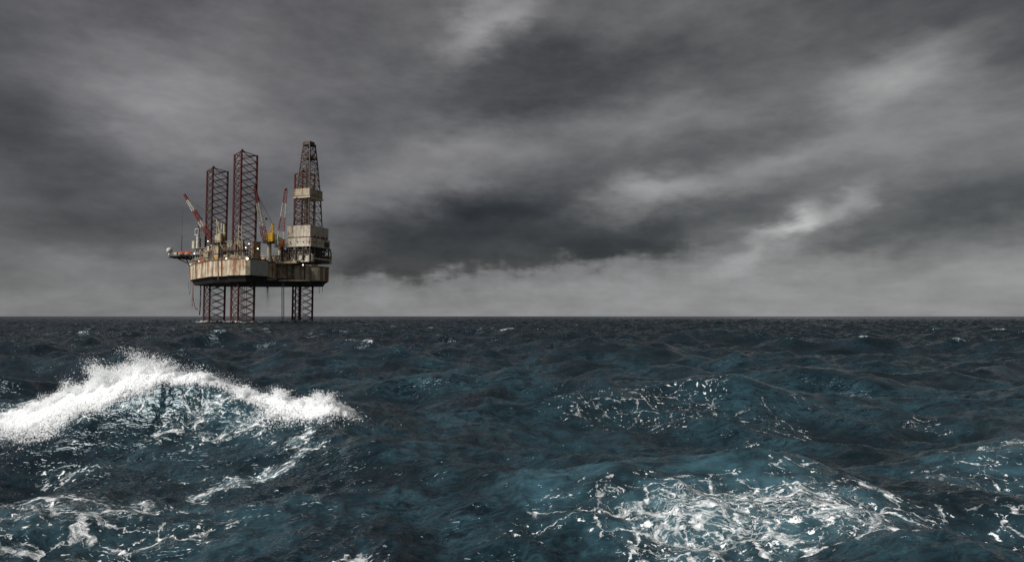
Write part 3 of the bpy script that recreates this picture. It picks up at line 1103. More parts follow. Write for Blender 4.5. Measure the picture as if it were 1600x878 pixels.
# ---- accommodation block at the bow
acc = MB()
acc.box(45, 58.2, -10, 8.5, DECK, 40.3, 0.3)
acc.box(46, 58.8, -10.5, 9.2, 40.3, 40.8)
acc.box(46, 57.4, -9, 8.0, 40.8, 44.0, 0.3)
acc.box(45.6, 59.6, -9.6, 9.0, 44.0, 44.5)
acc.box(48, 58.6, -7, 7.0, 44.5, 48.2, 0.3)
acc.box(47.6, 59.4, -7.6, 7.8, 48.2, 48.6)
ac = acc.build('accommodation_block', M['grey'], rig)
for zz, u0, u1, vv in ((38.3, 46.5, 57, 8.5), (42.2, 47.5, 56.5, 8.0), (46.2, 49, 57.5, 7.0)):
    k = 5
    for i in range(k):
        uu = u0 + (u1 - u0) * (i + 0.5) / k
        MB().box(uu - 0.55, uu + 0.55, vv - 0.1, vv + 0.06, zz, zz + 1.3).build('window', M['glass'], ac)
MB().box(59.4, 61.6, 3.6, 6.4, 48.6, 53.6, 0.2).box(59.0, 60.4, 1.0, 3.2, 48.6, 56.0, 0.2).build('ventilation_house', M['white'], rig)

# lantern tower on the accommodation
tw = MB().beam((57.8, 5, 48.6), (57.8, 5, 57.2), 1.15, 1.0, n=10).box(56.3, 59.3, 3.6, 6.4, 57.2, 57.7).box(56.3, 59.3, 3.6, 6.4, 61.3, 61.7)
for su in (56.5, 59.1):
    for sv in (3.8, 6.2):
        tw.beam((su, sv, 57.6), (su, sv, 61.4), 0.22)
tw = tw.build('lantern_tower', M['radome'], rig)
MB().beam((57.8, 5, 57.7), (57.8, 5, 61.2), 0.8, n=8).beam((57.8, 5, 61.7), (57.8, 5, 63.6), 0.65, 0.3, n=8).build('lantern', M['steel'], tw)

# helideck off the bow
hd = [(72 + 11.4 * math.cos(R(22.5 + 45 * i)), 11.0 * math.sin(R(22.5 + 45 * i))) for i in range(8)]
hdo = MB().prism(inset([(x, y) for x, y in hd], 0), 43.4, 44.2).build('helideck', M['steel'], rig)
uf = MB()
for v in (-6, -2, 2, 6):
    uf.beam((62, v, 42.9), (82, v, 43.2), 0.4)
for s_ in (-1, 1):
    uf.beam((76, 5 * s_, 43), (60.2, 6.5 * s_, 37.2), 0.42).beam((68, 5 * s_, 43), (60.2, 5 * s_, 30), 0.35)
uf.beam((59.5, 7, 44), (59.5, 7, 37), 0.4)
uf.build('helideck_truss', M['steel'], hdo)
nt_ = MB()
for i in range(8):
    a, b = hd[i], hd[(i + 1) % 8]
    nt_.beam((a[0], a[1], 44.5), (b[0], b[1], 44.5), 0.18)
nt_.build('safety_rail', M['brown'], hdo)
p = loc(265, 391.3, 428)
rd = MB().ball((p.x, p.y, p.z), 1.95, 16, 9).beam((p.x, p.y, 44.2), (p.x, p.y, p.z - 1.5), 0.7, n=8).build('radar_dome', M['radome'], rig, smooth=True)
p = loc(275.5, 391, 428)
MB().box(p.x - 1.6, p.x + 1.6, p.y - 1, p.y + 1, 44.2, 46.6, 0.2).build('equipment_cabinet', M['white'], rig)
p = loc(283.5, 392, 427)
MB().beam((p.x, p.y, 44.2), (p.x, p.y, 57.6), 0.26).beam((p.x, p.y, 57.6), (p.x, p.y, 75.5), 0.09, 0.05).build('whip_antenna', M['steel'], rig)


# ---- cranes (they slew on their own pedestals)
def lattice_boom(root, a, b, cols, w0, w1, name='boom_section', up=Vector((0, 0, 1))):
    a, b = Vector(a), Vector(b)
    d = (b - a).normalized()
    s_ = d.cross(up).normalized()
    t_ = s_.cross(d).normalized()
    n_ = len(cols)
    L = (b - a).length

    def pt(f, i):
        w = w0 + (w1 - w0) * max(0, (f - 0.12) / 0.88)
        if f < 0.12:
            w = w0 * (0.45 + 0.55 * f / 0.12)
        sx, sy = ((-1, -1), (1, -1), (1, 1), (-1, 1))[i]
        return a + d * (L * f) + s_ * (sx * w) + t_ * (sy * w)
    for k, c in enumerate(cols):
        f0, f1 = k / n_, (k + 1) / n_
        mb_ = MB()
        cuts = [f0, f1] if not (f0 < 0.12 < f1) else [f0, 0.12, f1]
        for i in range(4):
            for q0, q1 in zip(cuts[:-1], cuts[1:]):
                mb_.beam(pt(q0, i), pt(q1, i), 0.25, cap=False)
        nbay = 3
        for j in range(nbay):
            g0, g1 = f0 + (f1 - f0) * j / nbay, f0 + (f1 - f0) * (j + 1) / nbay
            for i in range(4):
                p0, p1 = (i, (i + 1) % 4) if (j + i) % 2 else ((i + 1) % 4, i)
                mb_.beam(pt(g0, p0), pt(g1, p1), 0.15, cap=False)
        mb_.build(name, M[c], root)


def crane(uv, zp, cab_mat, ped_mat, boom_px, Yb, cols, label, w0=1.35, w1=0.45, gantry=(1.5, 9.0), deck_r=4.2, heading=0.0):
    base = rw(uv[0], uv[1], DECK)
    root = thing('pedestal_crane', label, 'crane', base, 0.0, 'red and white lattice boom cranes of the rig')

    def lp(px, py, Y):
        return at(px, py, Y) - base
    h = zp - DECK
    MB().beam((0, 0, 0), (0, 0, h), 1.45, 1.3, n=12).box(-1.9, 1.9, -1.9, 1.9, -0.05, 0.5, 0.3).build('pedestal', M[ped_mat], root)
    pl_ = [(deck_r * math.cos(R(45 * i + 22.5)), deck_r * math.sin(R(45 * i + 22.5))) for i in range(8)]
    w = MB().prism(pl_, h, h + 0.5)
    for i in range(8):
        a, b = pl_[i], pl_[(i + 1) % 8]
        w.beam((a[0], a[1], h + 1.6), (b[0], b[1], h + 1.6), 0.12).beam((a[0], a[1], h + 0.5), (a[0], a[1], h + 1.6), 0.12)
    w.build('walkway', M['steel'], root)
    foot, tip = lp(*boom_px[0], Yb[0]), lp(*boom_px[1], Yb[1])
    dirx = Vector((tip.x - foot.x, tip.y - foot.y, 0)).normalized()
    side = Vector((-dirx.y, dirx.x, 0))
    ang = math.atan2(dirx.y, dirx.x)
    cab = MB().box(-3.2, 1.6, -1.7, 1.7, 0.9, 5.4, 0.35).box(-2.6, 0.8, -1.2, 1.2, 5.4, 6.3, 0.2).box(-2.2, 2.0, -2.9, -1.75, 1.2, 4.2, 0.2)
    cb = cab.build('cab', M[cab_mat], root)
    cb.location = (0, 0, h)
    cb.rotation_euler = (0, 0, ang)
    MB().box(1.62, 2.06, -2.75, -1.9, 2.2, 3.8).build('window', M['glass'], cb)
    MB().beam((0, 0, 0.5), (0, 0, 0.95), 1.9, n=16).build('slew_ring', M['steel'], root).location = (0, 0, h)
    # A-frame gantry behind the boom foot
    gb, gh = gantry
    g_top = Vector((0, 0, h + gh)) - dirx * gb
    gm = MB()
    for q in (-1, 1):
        gm.beam(Vector((0, 0, h + 5)) + side * q - dirx * 2.4, g_top + side * q * 0.7, 0.35)
        gm.beam(Vector((0, 0, h + 5)) + side * q + dirx * 0.6, g_top + side * q * 0.7, 0.25)
    gm.beam(g_top - side, g_top + side, 0.4)
    gm.build('gantry', M[cab_mat], root)
    lattice_boom(root, foot, tip, cols, w0, w1)
    MB().ball(tip, 0.9, 8, 5).build('boom_head', M['steel'], root)
    cbm = MB()
    for q in (-0.5, 0.5):
        cbm.beam(g_top + side * q, foot.lerp(tip, 0.93) + side * q * 0.5, 0.085, n=3)
    cbm.build('luffing_cable', M['steel'], root)
    return root, foot, tip, g_top


rA, fA, tA, gA = crane((24, 22), 48.5, 'cream', 'beige_dark', ((328.5, 371), (288.5, 305)), (392, 398),
                       ['boom_red', 'boom_red', 'boom_white', 'boom_red', 'boom_red', 'boom_white', 'boom_white', 'boom_red'],
                       'cream bow crane with its red and white boom leaning out to the left', gantry=(-1.0, 15.0), w0=1.25)
# tall white post and stack behind the bow crane's cab
MB().beam((1.6, 0.2, 12), (1.6, 0.2, 24.5), 0.5, n=8).build('vent_post', M['radome'], rA)
MB().beam((3.4, 0.2, 12), (3.4, 0.2, 24.0), 0.85, 0.75, n=8).box(2.4, 4.4, -0.8, 1.2, 18, 18.6).build('exhaust_stack', M['cream'], rA)
rB, fB, tB, gB = crane((-12, 19), 48.0, 'yellow', 'white', ((414.5, 378), (398.3, 293)), (383, 384),
                       ['boom_red', 'boom_red', 'boom_white', 'boom_white', 'boom_white', 'boom_red', 'boom_red'],
                       'yellow cabbed crane with steep red and white boom beside the near leg', w0=1.3, gantry=(2.0, 11.5))
pk = at(416, 342, 384) - rB.location
MB().ball(pk, 0.75, 8, 5).beam(pk, tB, 0.07, n=3).beam(pk, gB, 0.07, n=3).build('hook_block', M['steel'], rB)
rC, fC, tC, gC = crane((12, -20), 50.5, 'green', 'white', ((437, 384), (446.8, 296)), (427, 428),
                       ['boom_white', 'boom_white', 'boom_red', 'boom_red', 'boom_white', 'boom_white', 'boom_red', 'boom_red'],
                       'crane with near upright red and white boom between yellow crane and derrick', w0=1.9, w1=0.8, gantry=(2.5, 8.0))

# ---- cantilever carrying the drill floor
can = MB()
for v in (9.0, -9.0):
    can.box(-36.2, 6, v - 0.8, v + 0.8, 37.3, 41.2)
    can.box(-36.2, 6, v - 1.3, v + 1.3, 41.2, 41.7)
    can.box(-36.2, 6, v - 1.3, v + 1.3, 36.9, 37.3)
can.box(-36.2, 6, -8.2, 8.2, 38.6, 39.6)
cn = can.build('cantilever', M['white'], rig)
for u in np.arange(-34, 5, 4.0):
    MB().box(u - 0.15, u + 0.15, 9.8, 10.2, 37.3, 41.2).build('web_stiffener', M['beige_dark'], cn)
for i in range(4):
    x0 = -3.0 - i * 8.6 + 6
    pts = []
    for j in range(11):
        f = j / 10
        pts.append((x0 - 7.8 * f, 10.7, 41.3 - 3.9 * math.sqrt(max(0, 1 - (2 * f - 1) ** 2))))
    MB().tube(pts, 0.3, 5).build('festoon_hose', M['hose_dark'], cn)
rl = MB()
for i in range(12):
    u = 4 - i * 3.0
    rl.beam((u, 10.1, 41.7), (u, 10.1, 43.2), 0.12)
rl.beam((4, 10.1, 43.2), (-30, 10.1, 43.2), 0.12).beam((4, 10.1, 42.5), (-30, 10.1, 42.5), 0.09)
rl.build('walkway_rail', M['cream'], cn)
# side box under the walkway
MB().box(-27, -4, 10.25, 12.6, 36.0, 37.3, 0.2).build('cable_tray', M['beige_dark'], cn)

# substructure: dark open frames below the drill floor
ss = link('substructure', None, rig)
fr = MB()
U0, U1, V0, V1 = -35.0, -14.5, -8.2, 10.5
cols_u = np.linspace(U0, U1, 5)
cols_v = np.linspace(V0, V1, 5)
for u in cols_u:
    for v in cols_v:
        if u in (U0, U1) or v in (V0, V1):
            MB().beam((u, v, 38.0), (u, v, 46.6), 0.5).build('column', M['steel'], ss)
for k in range(4):
    for zz in (41.8, 44.4):
        fr.beam((cols_u[k], V1, zz), (cols_u[k + 1], V1, zz), 0.25).beam((U0, cols_v[k], zz), (U0, cols_v[k + 1], zz), 0.25)
    fr.beam((cols_u[k], V1, 41.8), (cols_u[k + 1], V1, 46.4), 0.25).beam((U0, cols_v[k], 46.4), (U0, cols_v[k + 1], 41.8), 0.25)
fr.build('side_bracing', M['steel'], ss)
MB().box(U0 + 3, U1 - 3, V0 + 3, V1 - 3, 37, 46.4).build('core_house', M['steel'], ss)
for i in range(26):
    if rnd.random() < .5:
        u, v = rnd.uniform(U0, U1), V1 - rnd.uniform(0.3, 1.2)
    else:
        u, v = U0 + rnd.uniform(0.3, 1.2), rnd.uniform(V0, V1)
    zz = rnd.choice([37.6, 41.9, 44.5, 41.9])
    w, h = rnd.uniform(0.6, 1.6), rnd.uniform(1.0, 2.6)
    mk = rnd.choice(['grey', 'beige_dark', 'brown', 'steel', 'steel', 'cream'])
    if rnd.random() < .5:
        MB().box(u - w / 2, u + w / 2, v - w / 2, v + w / 2, zz, zz + h, 0.1).build('valve_skid', M[mk], ss)
    else:
        MB().beam((u, v, zz), (u, v, zz + h), w * 0.35, n=8).ball((u, v, zz + h), w * 0.35, 8, 5).build('mud_vessel', M[mk], ss)
# working platform hung on the stern side, and rounded pipe frame at its end
MB().box(-36.0, -34.4, -8.9, 11, 37.2, 37.7).build('blowout_platform', M['steel'], ss)
MB().tube([(-35.4, -8.8, 46), (-36.2, -9.0, 44), (-36.2, -9.0, 39.5), (-35.2, -8.8, 37.6)], 0.4, 6).build('pipe_loop', M['steel'], ss)
MB().tube([(-35.4, -7.2, 46), (-36.0, -7.2, 44), (-36.0, -7.2, 39.5), (-35.0, -7.2, 37.6)], 0.25, 6).build('pipe_loop', M['grey'], ss)

# drill floor skirt and wind walls
sk = link('drill_floor', None, rig)
MB().box(-35.6, -16.0, -8.8, 10.6, 46.6, 51.6, 0.25).box(-36.0, -15.4, -9.2, 11.1, 46.2, 46.6).build('skirt', M['white'], sk)
for u in (-34.3, -30.3, -26.0, -20.8):
    MB().box(u - 0.35, u + 0.35, 10.6, 10.72, 48.6, 49.4).build('window', M['glass'], sk)
for v in (7.5, 2.0, -3.2, -7.0):
    MB().box(-35.72, -35.6, v - 0.4, v + 0.4, 48.4, 49.3).build('window', M['glass'], sk)
MB().box(-36.3, -35.6, -7.0, -3.0, 47.0, 49.8, 0.2).build('tool_locker', M['steel'], sk)
ww = MB()
ww.box(-33.6, -16.6, -9.6, 8.8, 52.5, 59.4)
wwo = ww.build('wind_wall', M['white'], sk)
for i in range(1, 7):
    u = -33.6 + 17 * i / 7
    MB().beam((u, 8.84, 52.6), (u, 8.84, 59.3), 0.10).build('wall_rib', M['cream'], sk)
for i in range(1, 7):
    v = -9.6 + 18.4 * i / 7
    MB().beam((-33.64, v, 52.6), (-33.64, v, 59.3), 0.10).build('wall_rib', M['white'], sk)
MB().box(-33.2, -17, -9.2, 8.4, 51.6, 52.5).build('kick_plate', M['brown'], sk)
for v in (4.6, 0.8, -2.6, -4.6, -7.4):
    MB().box(-34.3, -33.62, v - 0.5, v + 0.5, 51.7, 53.4, 0.1).build('winch', M['boom_red'] if v in (0.8, -2.6, -7.4) else M['steel'], sk)
# orange machine at the inner end of the drill floor
MB().box(-15.6, -12.8, 7.5, 10.5, 46.8, 50.2, 0.3).beam((-14.2, 9, 50.2), (-14.2, 9, 51.4), 0.6, n=8).build('hoist_motor', M['orange'], sk)
for i in range(5):
    MB().box(-15.9 + rnd.uniform(0, 3), -11 - rnd.uniform(0, 3), 6.5 + rnd.uniform(0, 1), 10.4, 42 + i * 0.95, 42.8 + i * 0.95).build('tool_bin', M[rnd.choice(['brown', 'steel', 'beige_dark', 'cream'])], sk)

# ---- derrick
dk = link('derrick', None, rig)
DC = Vector((-24.9, -0.4))
ZB, ZT = 59.4, 111.2


def half(zz):
    if zz <= 82:
        w = 6.15 + (5.15 - 6.15) * (zz - ZB) / (82 - ZB)
    elif zz <= 103.5:
        w = 5.0 + (3.4 - 5.0) * (zz - 82) / 21.5
    else:
        w = 3.4 + (2.6 - 3.4) * (zz - 103.5) / 7.7
    return w


def dcorner(zz, i):
    w = half(zz)
    sx, sy = ((1, 1), (1, -1), (-1, -1), (-1, 1))[i]
    return Vector((DC.x + sx * w * 0.93, DC.y + sy * w * 1.06, zz))


levels = [59.4, 64.2, 68.8, 73.2, 77.4, 81.6, 85.6, 89.4, 93.0, 96.6, 100.0, 103.5, 107.4, 111.2]
for i in range(4):
    mb_ = MB()
    for a, b in zip(levels[:-1], levels[1:]):
        mb_.beam(dcorner(a, i), dcorner(b, i), 0.42)
    mb_.build('corner_post', M['derrick'], dk)
for k, (a, b) in enumerate(zip(levels[:-1], levels[1:])):
    for i in range(4):
        j = (i + 1) % 4
        mb_ = MB()
        mid = dcorner(a, i).lerp(dcorner(a, j), 0.5)
        midt = dcorner(b, i).lerp(dcorner(b, j), 0.5)
        if b <= 100.5:
            mb_.beam(dcorner(a, i), midt, 0.135, cap=False).beam(dcorner(a, j), midt, 0.135, cap=False)
            mb_.beam(dcorner(a, i).lerp(midt, .5), dcorner(b, i), 0.07, cap=False).beam(dcorner(a, j).lerp(midt, .5), dcorner(b, j), 0.07, cap=False)
        else:
            mb_.beam(dcorner(a, i), dcorner(b, j), 0.18, cap=False).beam(dcorner(a, j), dcorner(b, i), 0.18, cap=False)
        mb_.beam(dcorner(b, i), dcorner(b, j), 0.18, cap=False)
        mb_.build('cross_brace', M['derrick'], dk)
# white belt round the derrick (racking level)
w = half(79.5)
bl = MB().box(DC.x - w - 0.7, DC.x + w + 0.7, DC.y - w - 1.3, DC.y + w + 1.3, 78.4, 82.9, 0.4).build('racking_shelter', M['cream'], dk)
MB().box(DC.x - w - 1.0, DC.x + w + 1.0, DC.y - w - 1.6, DC.y + w + 1.6, 77.0, 77.9).build('lower_belt', M['white'], dk)
MB().box(DC.x - w - 0.5, DC.x + w + 0.5, DC.y - w - 1.1, DC.y + w + 1.1, 77.9, 78.4).build('belt_gap', M['brown'], dk)
# pipe stands and the travelling gear inside
for i in range(4):
    u, v = DC.x + rnd.uniform(-4, 4), DC.y + rnd.uniform(-4, 4)
    MB().beam((u, v, 59), (u * .75 + DC.x * .25, v * .75 + DC.y * .25, rnd.uniform(86, 97)), 0.16).build('pipe_stand', M['leg'] if i % 3 == 0 else M['derrick'], dk)
MB().beam((DC.x, DC.y, 59), (DC.x, DC.y, 104), 0.34, n=6).build('drill_line_bundle', M['derrick'], dk)
MB().beam((DC.x + 2.2, DC.y + 1, 59), (DC.x + 1.2, DC.y + .6, 100), 0.32).build('standpipe', M['brown'], dk)
# crown: dark sheave clutter, then a flat frame on top
cr = MB().box(DC.x - 3.3, DC.x + 3.3, DC.y - 3.6, DC.y + 3.6, 102.6, 103.1)
for i in range(10):
    u, v, zz, q = DC.x + rnd.uniform(-2.4, 2.4), DC.y + rnd.uniform(-2.6, 2.6), rnd.uniform(103.6, 106.2), rnd.uniform(0.5, 1.1)
    cr.box(u - q, u + q, v - q, v + q, zz - q * .8, zz + q * .8, 0.1)
cr.build('crown_platform', M['derrick'], dk)
MB().box(DC.x - 3.0, DC.x + 3.0, DC.y - 3.2, DC.y + 3.2, 111.2, 112.1, 0.2).box(DC.x - 2.4, DC.x + 2.4, DC.y - 2.4, DC.y + 2.4, 112.1, 113.6, 0.2).box(DC.x + 2, DC.x + 3.3, DC.y + 1.2, DC.y + 3.0, 112.1, 113.0).build('crown_block', M['derrick'], dk)
MB().beam((DC.x + 2.0, DC.y + 1.8, 112), (DC.x + 2.0, DC.y + 1.8, 115.0), 0.12).build('lightning_rod', M['derrick'], dk)

# ---- deck machinery, tanks and houses
def inside(u, v):
    return -9 < u < 45 and abs(v) < 34 - max(0, u - 14) * 0.55


clutter = ['grey', 'beige_dark', 'brown', 'steel', 'cream', 'white', 'green', 'brown', 'beige_dark', 'grey', 'steel']
placed = 0
legs_uv = [(49, 0), (0, 28), (0, -28)]
while placed < 105:
    u = rnd.uniform(-9, 45)
    v = rnd.uniform(-30, 34)
    if rnd.random() < 0.65:
        lim = 34 - max(0, u - 14) * 0.55
        v = lim - rnd.uniform(1, 9)
    if not inside(u, v) or any(math.hypot(u - a, v - b) < 11.0 for a, b in legs_uv) or math.hypot(u - 24, v - 22) < 3.4 or math.hypot(u + 12, v - 19) < 3.4 or (u < 9 and -12 < v < 27):
        continue
    w, d_, h = rnd.uniform(1.4, 4.6), rnd.uniform(1.4, 4.0), rnd.uniform(1.6, 8.8)
    mk = rnd.choice(clutter)
    kind = rnd.random()
    if kind < 0.34:
        mb_ = MB().box(u - w / 2, u + w / 2, v - d_ / 2, v + d_ / 2, DECK, DECK + h, 0.15).box(u - w / 2 - .2, u + w / 2 + .2, v - d_ / 2 - .2, v + d_ / 2 + .2, DECK + h, DECK + h + 0.25)
        if h > 3.5:
            mb_.box(u - w / 2 - .3, u + w / 2 + .3, v - d_ / 2 - .5, v + d_ / 2 + .5, DECK + h * .5, DECK + h * .5 + .25)
        mb_.build('machinery_house', M[mk], rig)
    elif kind < 0.55:
        r = rnd.uniform(0.7, 1.5)
        MB().beam((u, v, DECK), (u, v, DECK + h), r, n=10).ball((u, v, DECK + h), r, 10, 6, 0.5).build('storage_tank', M[mk], rig)
    elif kind < 0.75:
        mb_ = MB()
        h2 = rnd.uniform(3, 8)
        for a in (-w / 2, w / 2):
            for b in (-d_ / 2, d_ / 2):
                mb_.beam((u + a, v + b, DECK), (u + a, v + b, DECK + h2), 0.18)
        for zz in (0.5, 1.0):
            mb_.box(u - w / 2 - .2, u + w / 2 + .2, v - d_ / 2 - .2, v + d_ / 2 + .2, DECK + h2 * zz - .3, DECK + h2 * zz)
            mb_.beam((u - w / 2, v + d_ / 2, DECK + h2 * (zz - .5)), (u + w / 2, v + d_ / 2, DECK + h2 * zz), 0.14)
            mb_.box(u - w * .3, u + w * .2, v - d_ * .3, v + d_ * .3, DECK + h2 * zz, DECK + h2 * zz + 1.1)
        mb_.build('scaffold_platform', M[mk], rig)
    elif kind < 0.88:
        mb_ = MB()
        for q in range(5):
            mb_.beam((u - 4, v + q * 0.6 - 1.2, DECK + 1.0 + (q % 2) * .5), (u + 4, v + q * 0.6 - 1.2, DECK + 1.0 + (q % 2) * .5), 0.3, n=6)
        mb_.box(u - 3, u - 2.6, v - 2, v + 2, DECK, DECK + 2).box(u + 2.6, u + 3, v - 2, v + 2, DECK, DECK + 2)
        mb_.build('pipe_rack', M[mk], rig)
    else:
        hh = rnd.uniform(6, 12)
        MB().beam((u, v, DECK), (u, v, DECK + hh), 0.3, n=6).box(u - .7, u + .7, v - .5, v + .5, DECK + hh, DECK + hh + .8).build('vent_pipe', M[mk], rig)
    placed += 1

# second tier: open platforms on posts, crowded with machines
tier_r = random.Random(23)
for (u0, u1, v0, v1, zt) in ((29, 42, 8.5, 18.5, 43.6), (6.5, 18, 25.5, 33.0, 43.2), (-9.5, 5, 31.5, 38.5, 41.8), (14, 30, 12, 20, 45.0), (31, 44, -4, 7.5, 46.0)):
    pf = MB().box(u0, u1, v0, v1, zt, zt + 0.4)
    for u in np.linspace(u0 + .3, u1 - .3, 4):
        for v in (v0 + .3, v1 - .3):
            pf.beam((u, v, DECK), (u, v, zt), 0.2)
        pf.beam((u, v1, zt), (u, v1, zt + 1.4), 0.09)
    pf.beam((u0, v1, zt + 1.4), (u1, v1, zt + 1.4), 0.1).beam((u0, v1, zt + .9), (u1, v1, zt + .9), 0.08)
    pf.build('upper_platform', M[tier_r.choice(['beige_dark', 'brown', 'steel'])], rig)
    for i in range(int((u1 - u0) * 0.85)):
        u, v = tier_r.uniform(u0 + .8, u1 - .8), tier_r.uniform(v0 + .8, v1 - .4)
        w, h = tier_r.uniform(0.7, 2.4), tier_r.uniform(0.8, 4.2)
        mk = tier_r.choice(['cream', 'beige_dark', 'white', 'brown', 'steel', 'grey', 'cream', 'green', 'yellow', 'brown'])
        zb = zt + .4
        q = tier_r.random()
        if q < .45:
            MB().box(u - w / 2, u + w / 2, v - w * .4, v + w * .4, zb, zb + h, 0.1).box(u - w / 2 - .12, u + w / 2 + .12, v - w * .4 - .12, v + w * .4 + .12, zb + h, zb + h + .18).build('control_cabin', M[mk], rig)
        elif q < .75:
            MB().beam((u, v, zb), (u, v, zb + h), w * .35, n=8).beam((u, v, zb + h), (u, v, zb + h + .7), w * .35, w * .12, n=8).build('pressure_vessel', M[mk], rig)
        else:
            MB().tube([(u - w, v, zb), (u - w, v, zb + h * .8), (u + w, v, zb + h * .8), (u + w, v, zb + h * 1.3)], 0.22, 6).build('process_pipe', M[mk], rig)
    # a tank or two hanging in the shade below
    for i in range(3):
        u, v = tier_r.uniform(u0 + 1, u1 - 1), tier_r.uniform(v0 + 1, v1 - 1)
        w = tier_r.uniform(0.8, 1.6)
        MB().beam((u - w * 1.4, v, DECK + 2.2), (u + w * 1.4, v, DECK + 2.2), w, n=10).box(u - w, u + w, v - .3, v + .3, DECK, DECK + 1.4).build('storage_tank', M[tier_r.choice(['cream', 'grey', 'beige_dark'])], rig)

# upper gallery round the bow leg and along the near side
gal = MB()
gal.box(30, 46, 18.6, 20.2, 40.0, 40.3).box(8, 32, 24.0, 25.3, 42.5, 42.9)
for u in np.arange(9, 32, 4):
    gal.beam((u, 25.2, DECK), (u, 25.2, 44), 0.2)
gal.beam((8, 25.2, 44), (32, 25.2, 44), 0.12)
gal.build('deck_gallery', M['beige_dark'], rig)

# white three-legged lattice mast on the near side
mast = link('lattice_mast', None, rig)
bx, by, mz = -7.0, 38.2, 56.5
b3 = [Vector((bx + 2.6 * math.cos(R(90 + 120 * i)), by - 0.2 + 1.5 * math.sin(R(90 + 120 * i)), DECK)) for i in range(3)]
t3 = [Vector((bx + 0.9 * math.cos(R(90 + 120 * i)), by - 0.2 + 0.7 * math.sin(R(90 + 120 * i)), mz)) for i in range(3)]
for i in range(3):
    MB().beam(b3[i], t3[i], 0.24, n=5).build('mast_leg', M['white'], mast)
mm = MB()
for k in range(7):
    for i in range(3):
        j = (i + 1) % 3
        mm.beam(b3[i].lerp(t3[i], k / 7), b3[j].lerp(t3[j], (k + 1) / 7), 0.11, n=3)
mm.build('mast_bracing', M['white'], mast)

# ---- floodlights that are lit
for (px, py, Y, r) in ((297, 413.3, 419, .42), (299.8, 413, 419, .55), (306, 410.5, 414, .40), (311.2, 408.8, 410, .60), (319.6, 407.4, 404, .62), (334, 404.6, 396, .72),
                       (354, 404.4, 372, .62), (375.3, 403.8, 367, .55), (386.5, 404, 361, .95), (304.3, 396.2, 421, .66), (378, 381.6, 372, .5), (402.8, 388.6, 378, .5),
                       (384, 387, 372, .4), (389, 381, 376, .35), (473.5, 414, 386, .5), (495.5, 405.3, 397, .6), (325, 377, 398, .35)):
    r *= 0.62
    p = loc(px, py, Y)
    fl = MB().box(p.x - r * .7, p.x + r * .7, p.y - r * .6, p.y - r * .2, p.z - r, p.z + r).beam((p.x, p.y - r * .3, p.z - r), (p.x, p.y - r * .3, p.z - r - 1.0), 0.1).build('floodlight', M['steel'], rig)
    MB().ball((p.x, p.y + r * .25, p.z), r, 8, 6).build('lens', M['lamp'], fl, smooth=True)

# ---- stairs and pipes under the stern
a, b, c, d_, e_ = loc(420, 417, 393), loc(431, 417.2, 393), loc(443.5, 432.5, 393), loc(448, 433, 393), loc(447, 437.5, 390)
MB().tube([a, b, c, d_], 0.42, 5).build('escape_gangway', M['cream'], rig)
MB().tube([loc(448, 419, 396), loc(463, 433, 396)], 0.28, 5).build('drain_pipe', M['grey'], rig)
MB().tube([loc(435, 438.3, 385), loc(484, 438.8, 398)], 0.35, 5).build('boom_pipe', M['white'], rig)
MB().tube([loc(413, 437, 385), loc(432, 436, 385)], 0.8, 5).build('sponson_fairing', M['beige_dark'], rig)
# hull-side pipes hanging down the plating
for (px, y0, y1, Y) in ((302, 412, 440, 417.0), (317, 408, 444, 404.5), (341, 404, 438, 371), (346, 404, 432, 368.8)):
    a, b = loc(px, y0, Y), loc(px, y1, Y)
    MB().beam(a, b, 0.28, n=5).build('overboard_pipe', M['brown'], rig)

# ---- things that hang from the rig
def hanging(name, label, cat, pts, r, mat, group=None):
    P0 = pts[0]
    root_loc = P0
    mb_ = MB().tube([q - root_loc for q in pts], r, 6)
    o = link(name, mb_.mesh(name, M[mat], True), None, root_loc)
    tag(o, label, cat, group)
    return o


hanging('hanging_hose', 'long red hose looping down below the left end of the hull', 'hose',
        [at(x, y, 416) for x, y in ((301.5, 442), (301.5, 462), (302.5, 470), (303.5, 476), (305.5, 481.5), (307.5, 483.8), (309, 482))], 0.22, 'hose_red')
hanging('hanging_hose', 'short red hose end beside the long looping hose', 'hose', [at(x, y, 416.5) for x, y in ((300.6, 462), (300.0, 472), (300.5, 479))], 0.16, 'hose_red')
hanging('hanging_rope', 'thin grey rope dangling furthest left under the hull', 'rope', [at(x, y, 417) for x, y in ((294.8, 440), (294.9, 452), (296.5, 460), (298, 450), (298.4, 440))], 0.08, 'hose_dark')
hanging('cable_bundle', 'dark green cable bundle running down to the water left of the bow leg', 'cables', [at(x, y, 414) for x, y in ((313.6, 443), (313.4, 462), (312.6, 480), (311.8, 492))], 0.36, 'hose_dark')
for px, which in ((440.6, 'left'), (443.4, 'right')):
    hanging('riser_pipe', which + ' one of two close grey pipes dropping from mid hull to the water', 'pipe', [at(px, 440, 397), at(px, 502, 397)], 0.26, 'grey', 'twin pipes under mid hull')
for px, y1, which in ((498.8, 458.5, 'longer left'), (503.6, 456.5, 'shorter right')):
    o = hanging('hanging_line', which + ' one of two thin lines hanging below the right end of the hull', 'line', [at(px, 438, 425), at(px, y1, 425)], 0.13, 'hose_dark', 'thin lines under the stern')
for px, y1, which in ((376.5, 494, 'leftmost'), (378.5, 496, 'second from left'), (381.5, 494, 'third from left'), (385, 496, 'rightmost')):
    hanging('leg_pipe', which + ' of four thin red pipes hanging inside the near leg', 'pipe', [at(px, 444, 383), at(px, y1 + 4, 383)], 0.14, 'hose_red', 'thin pipes inside the near leg')

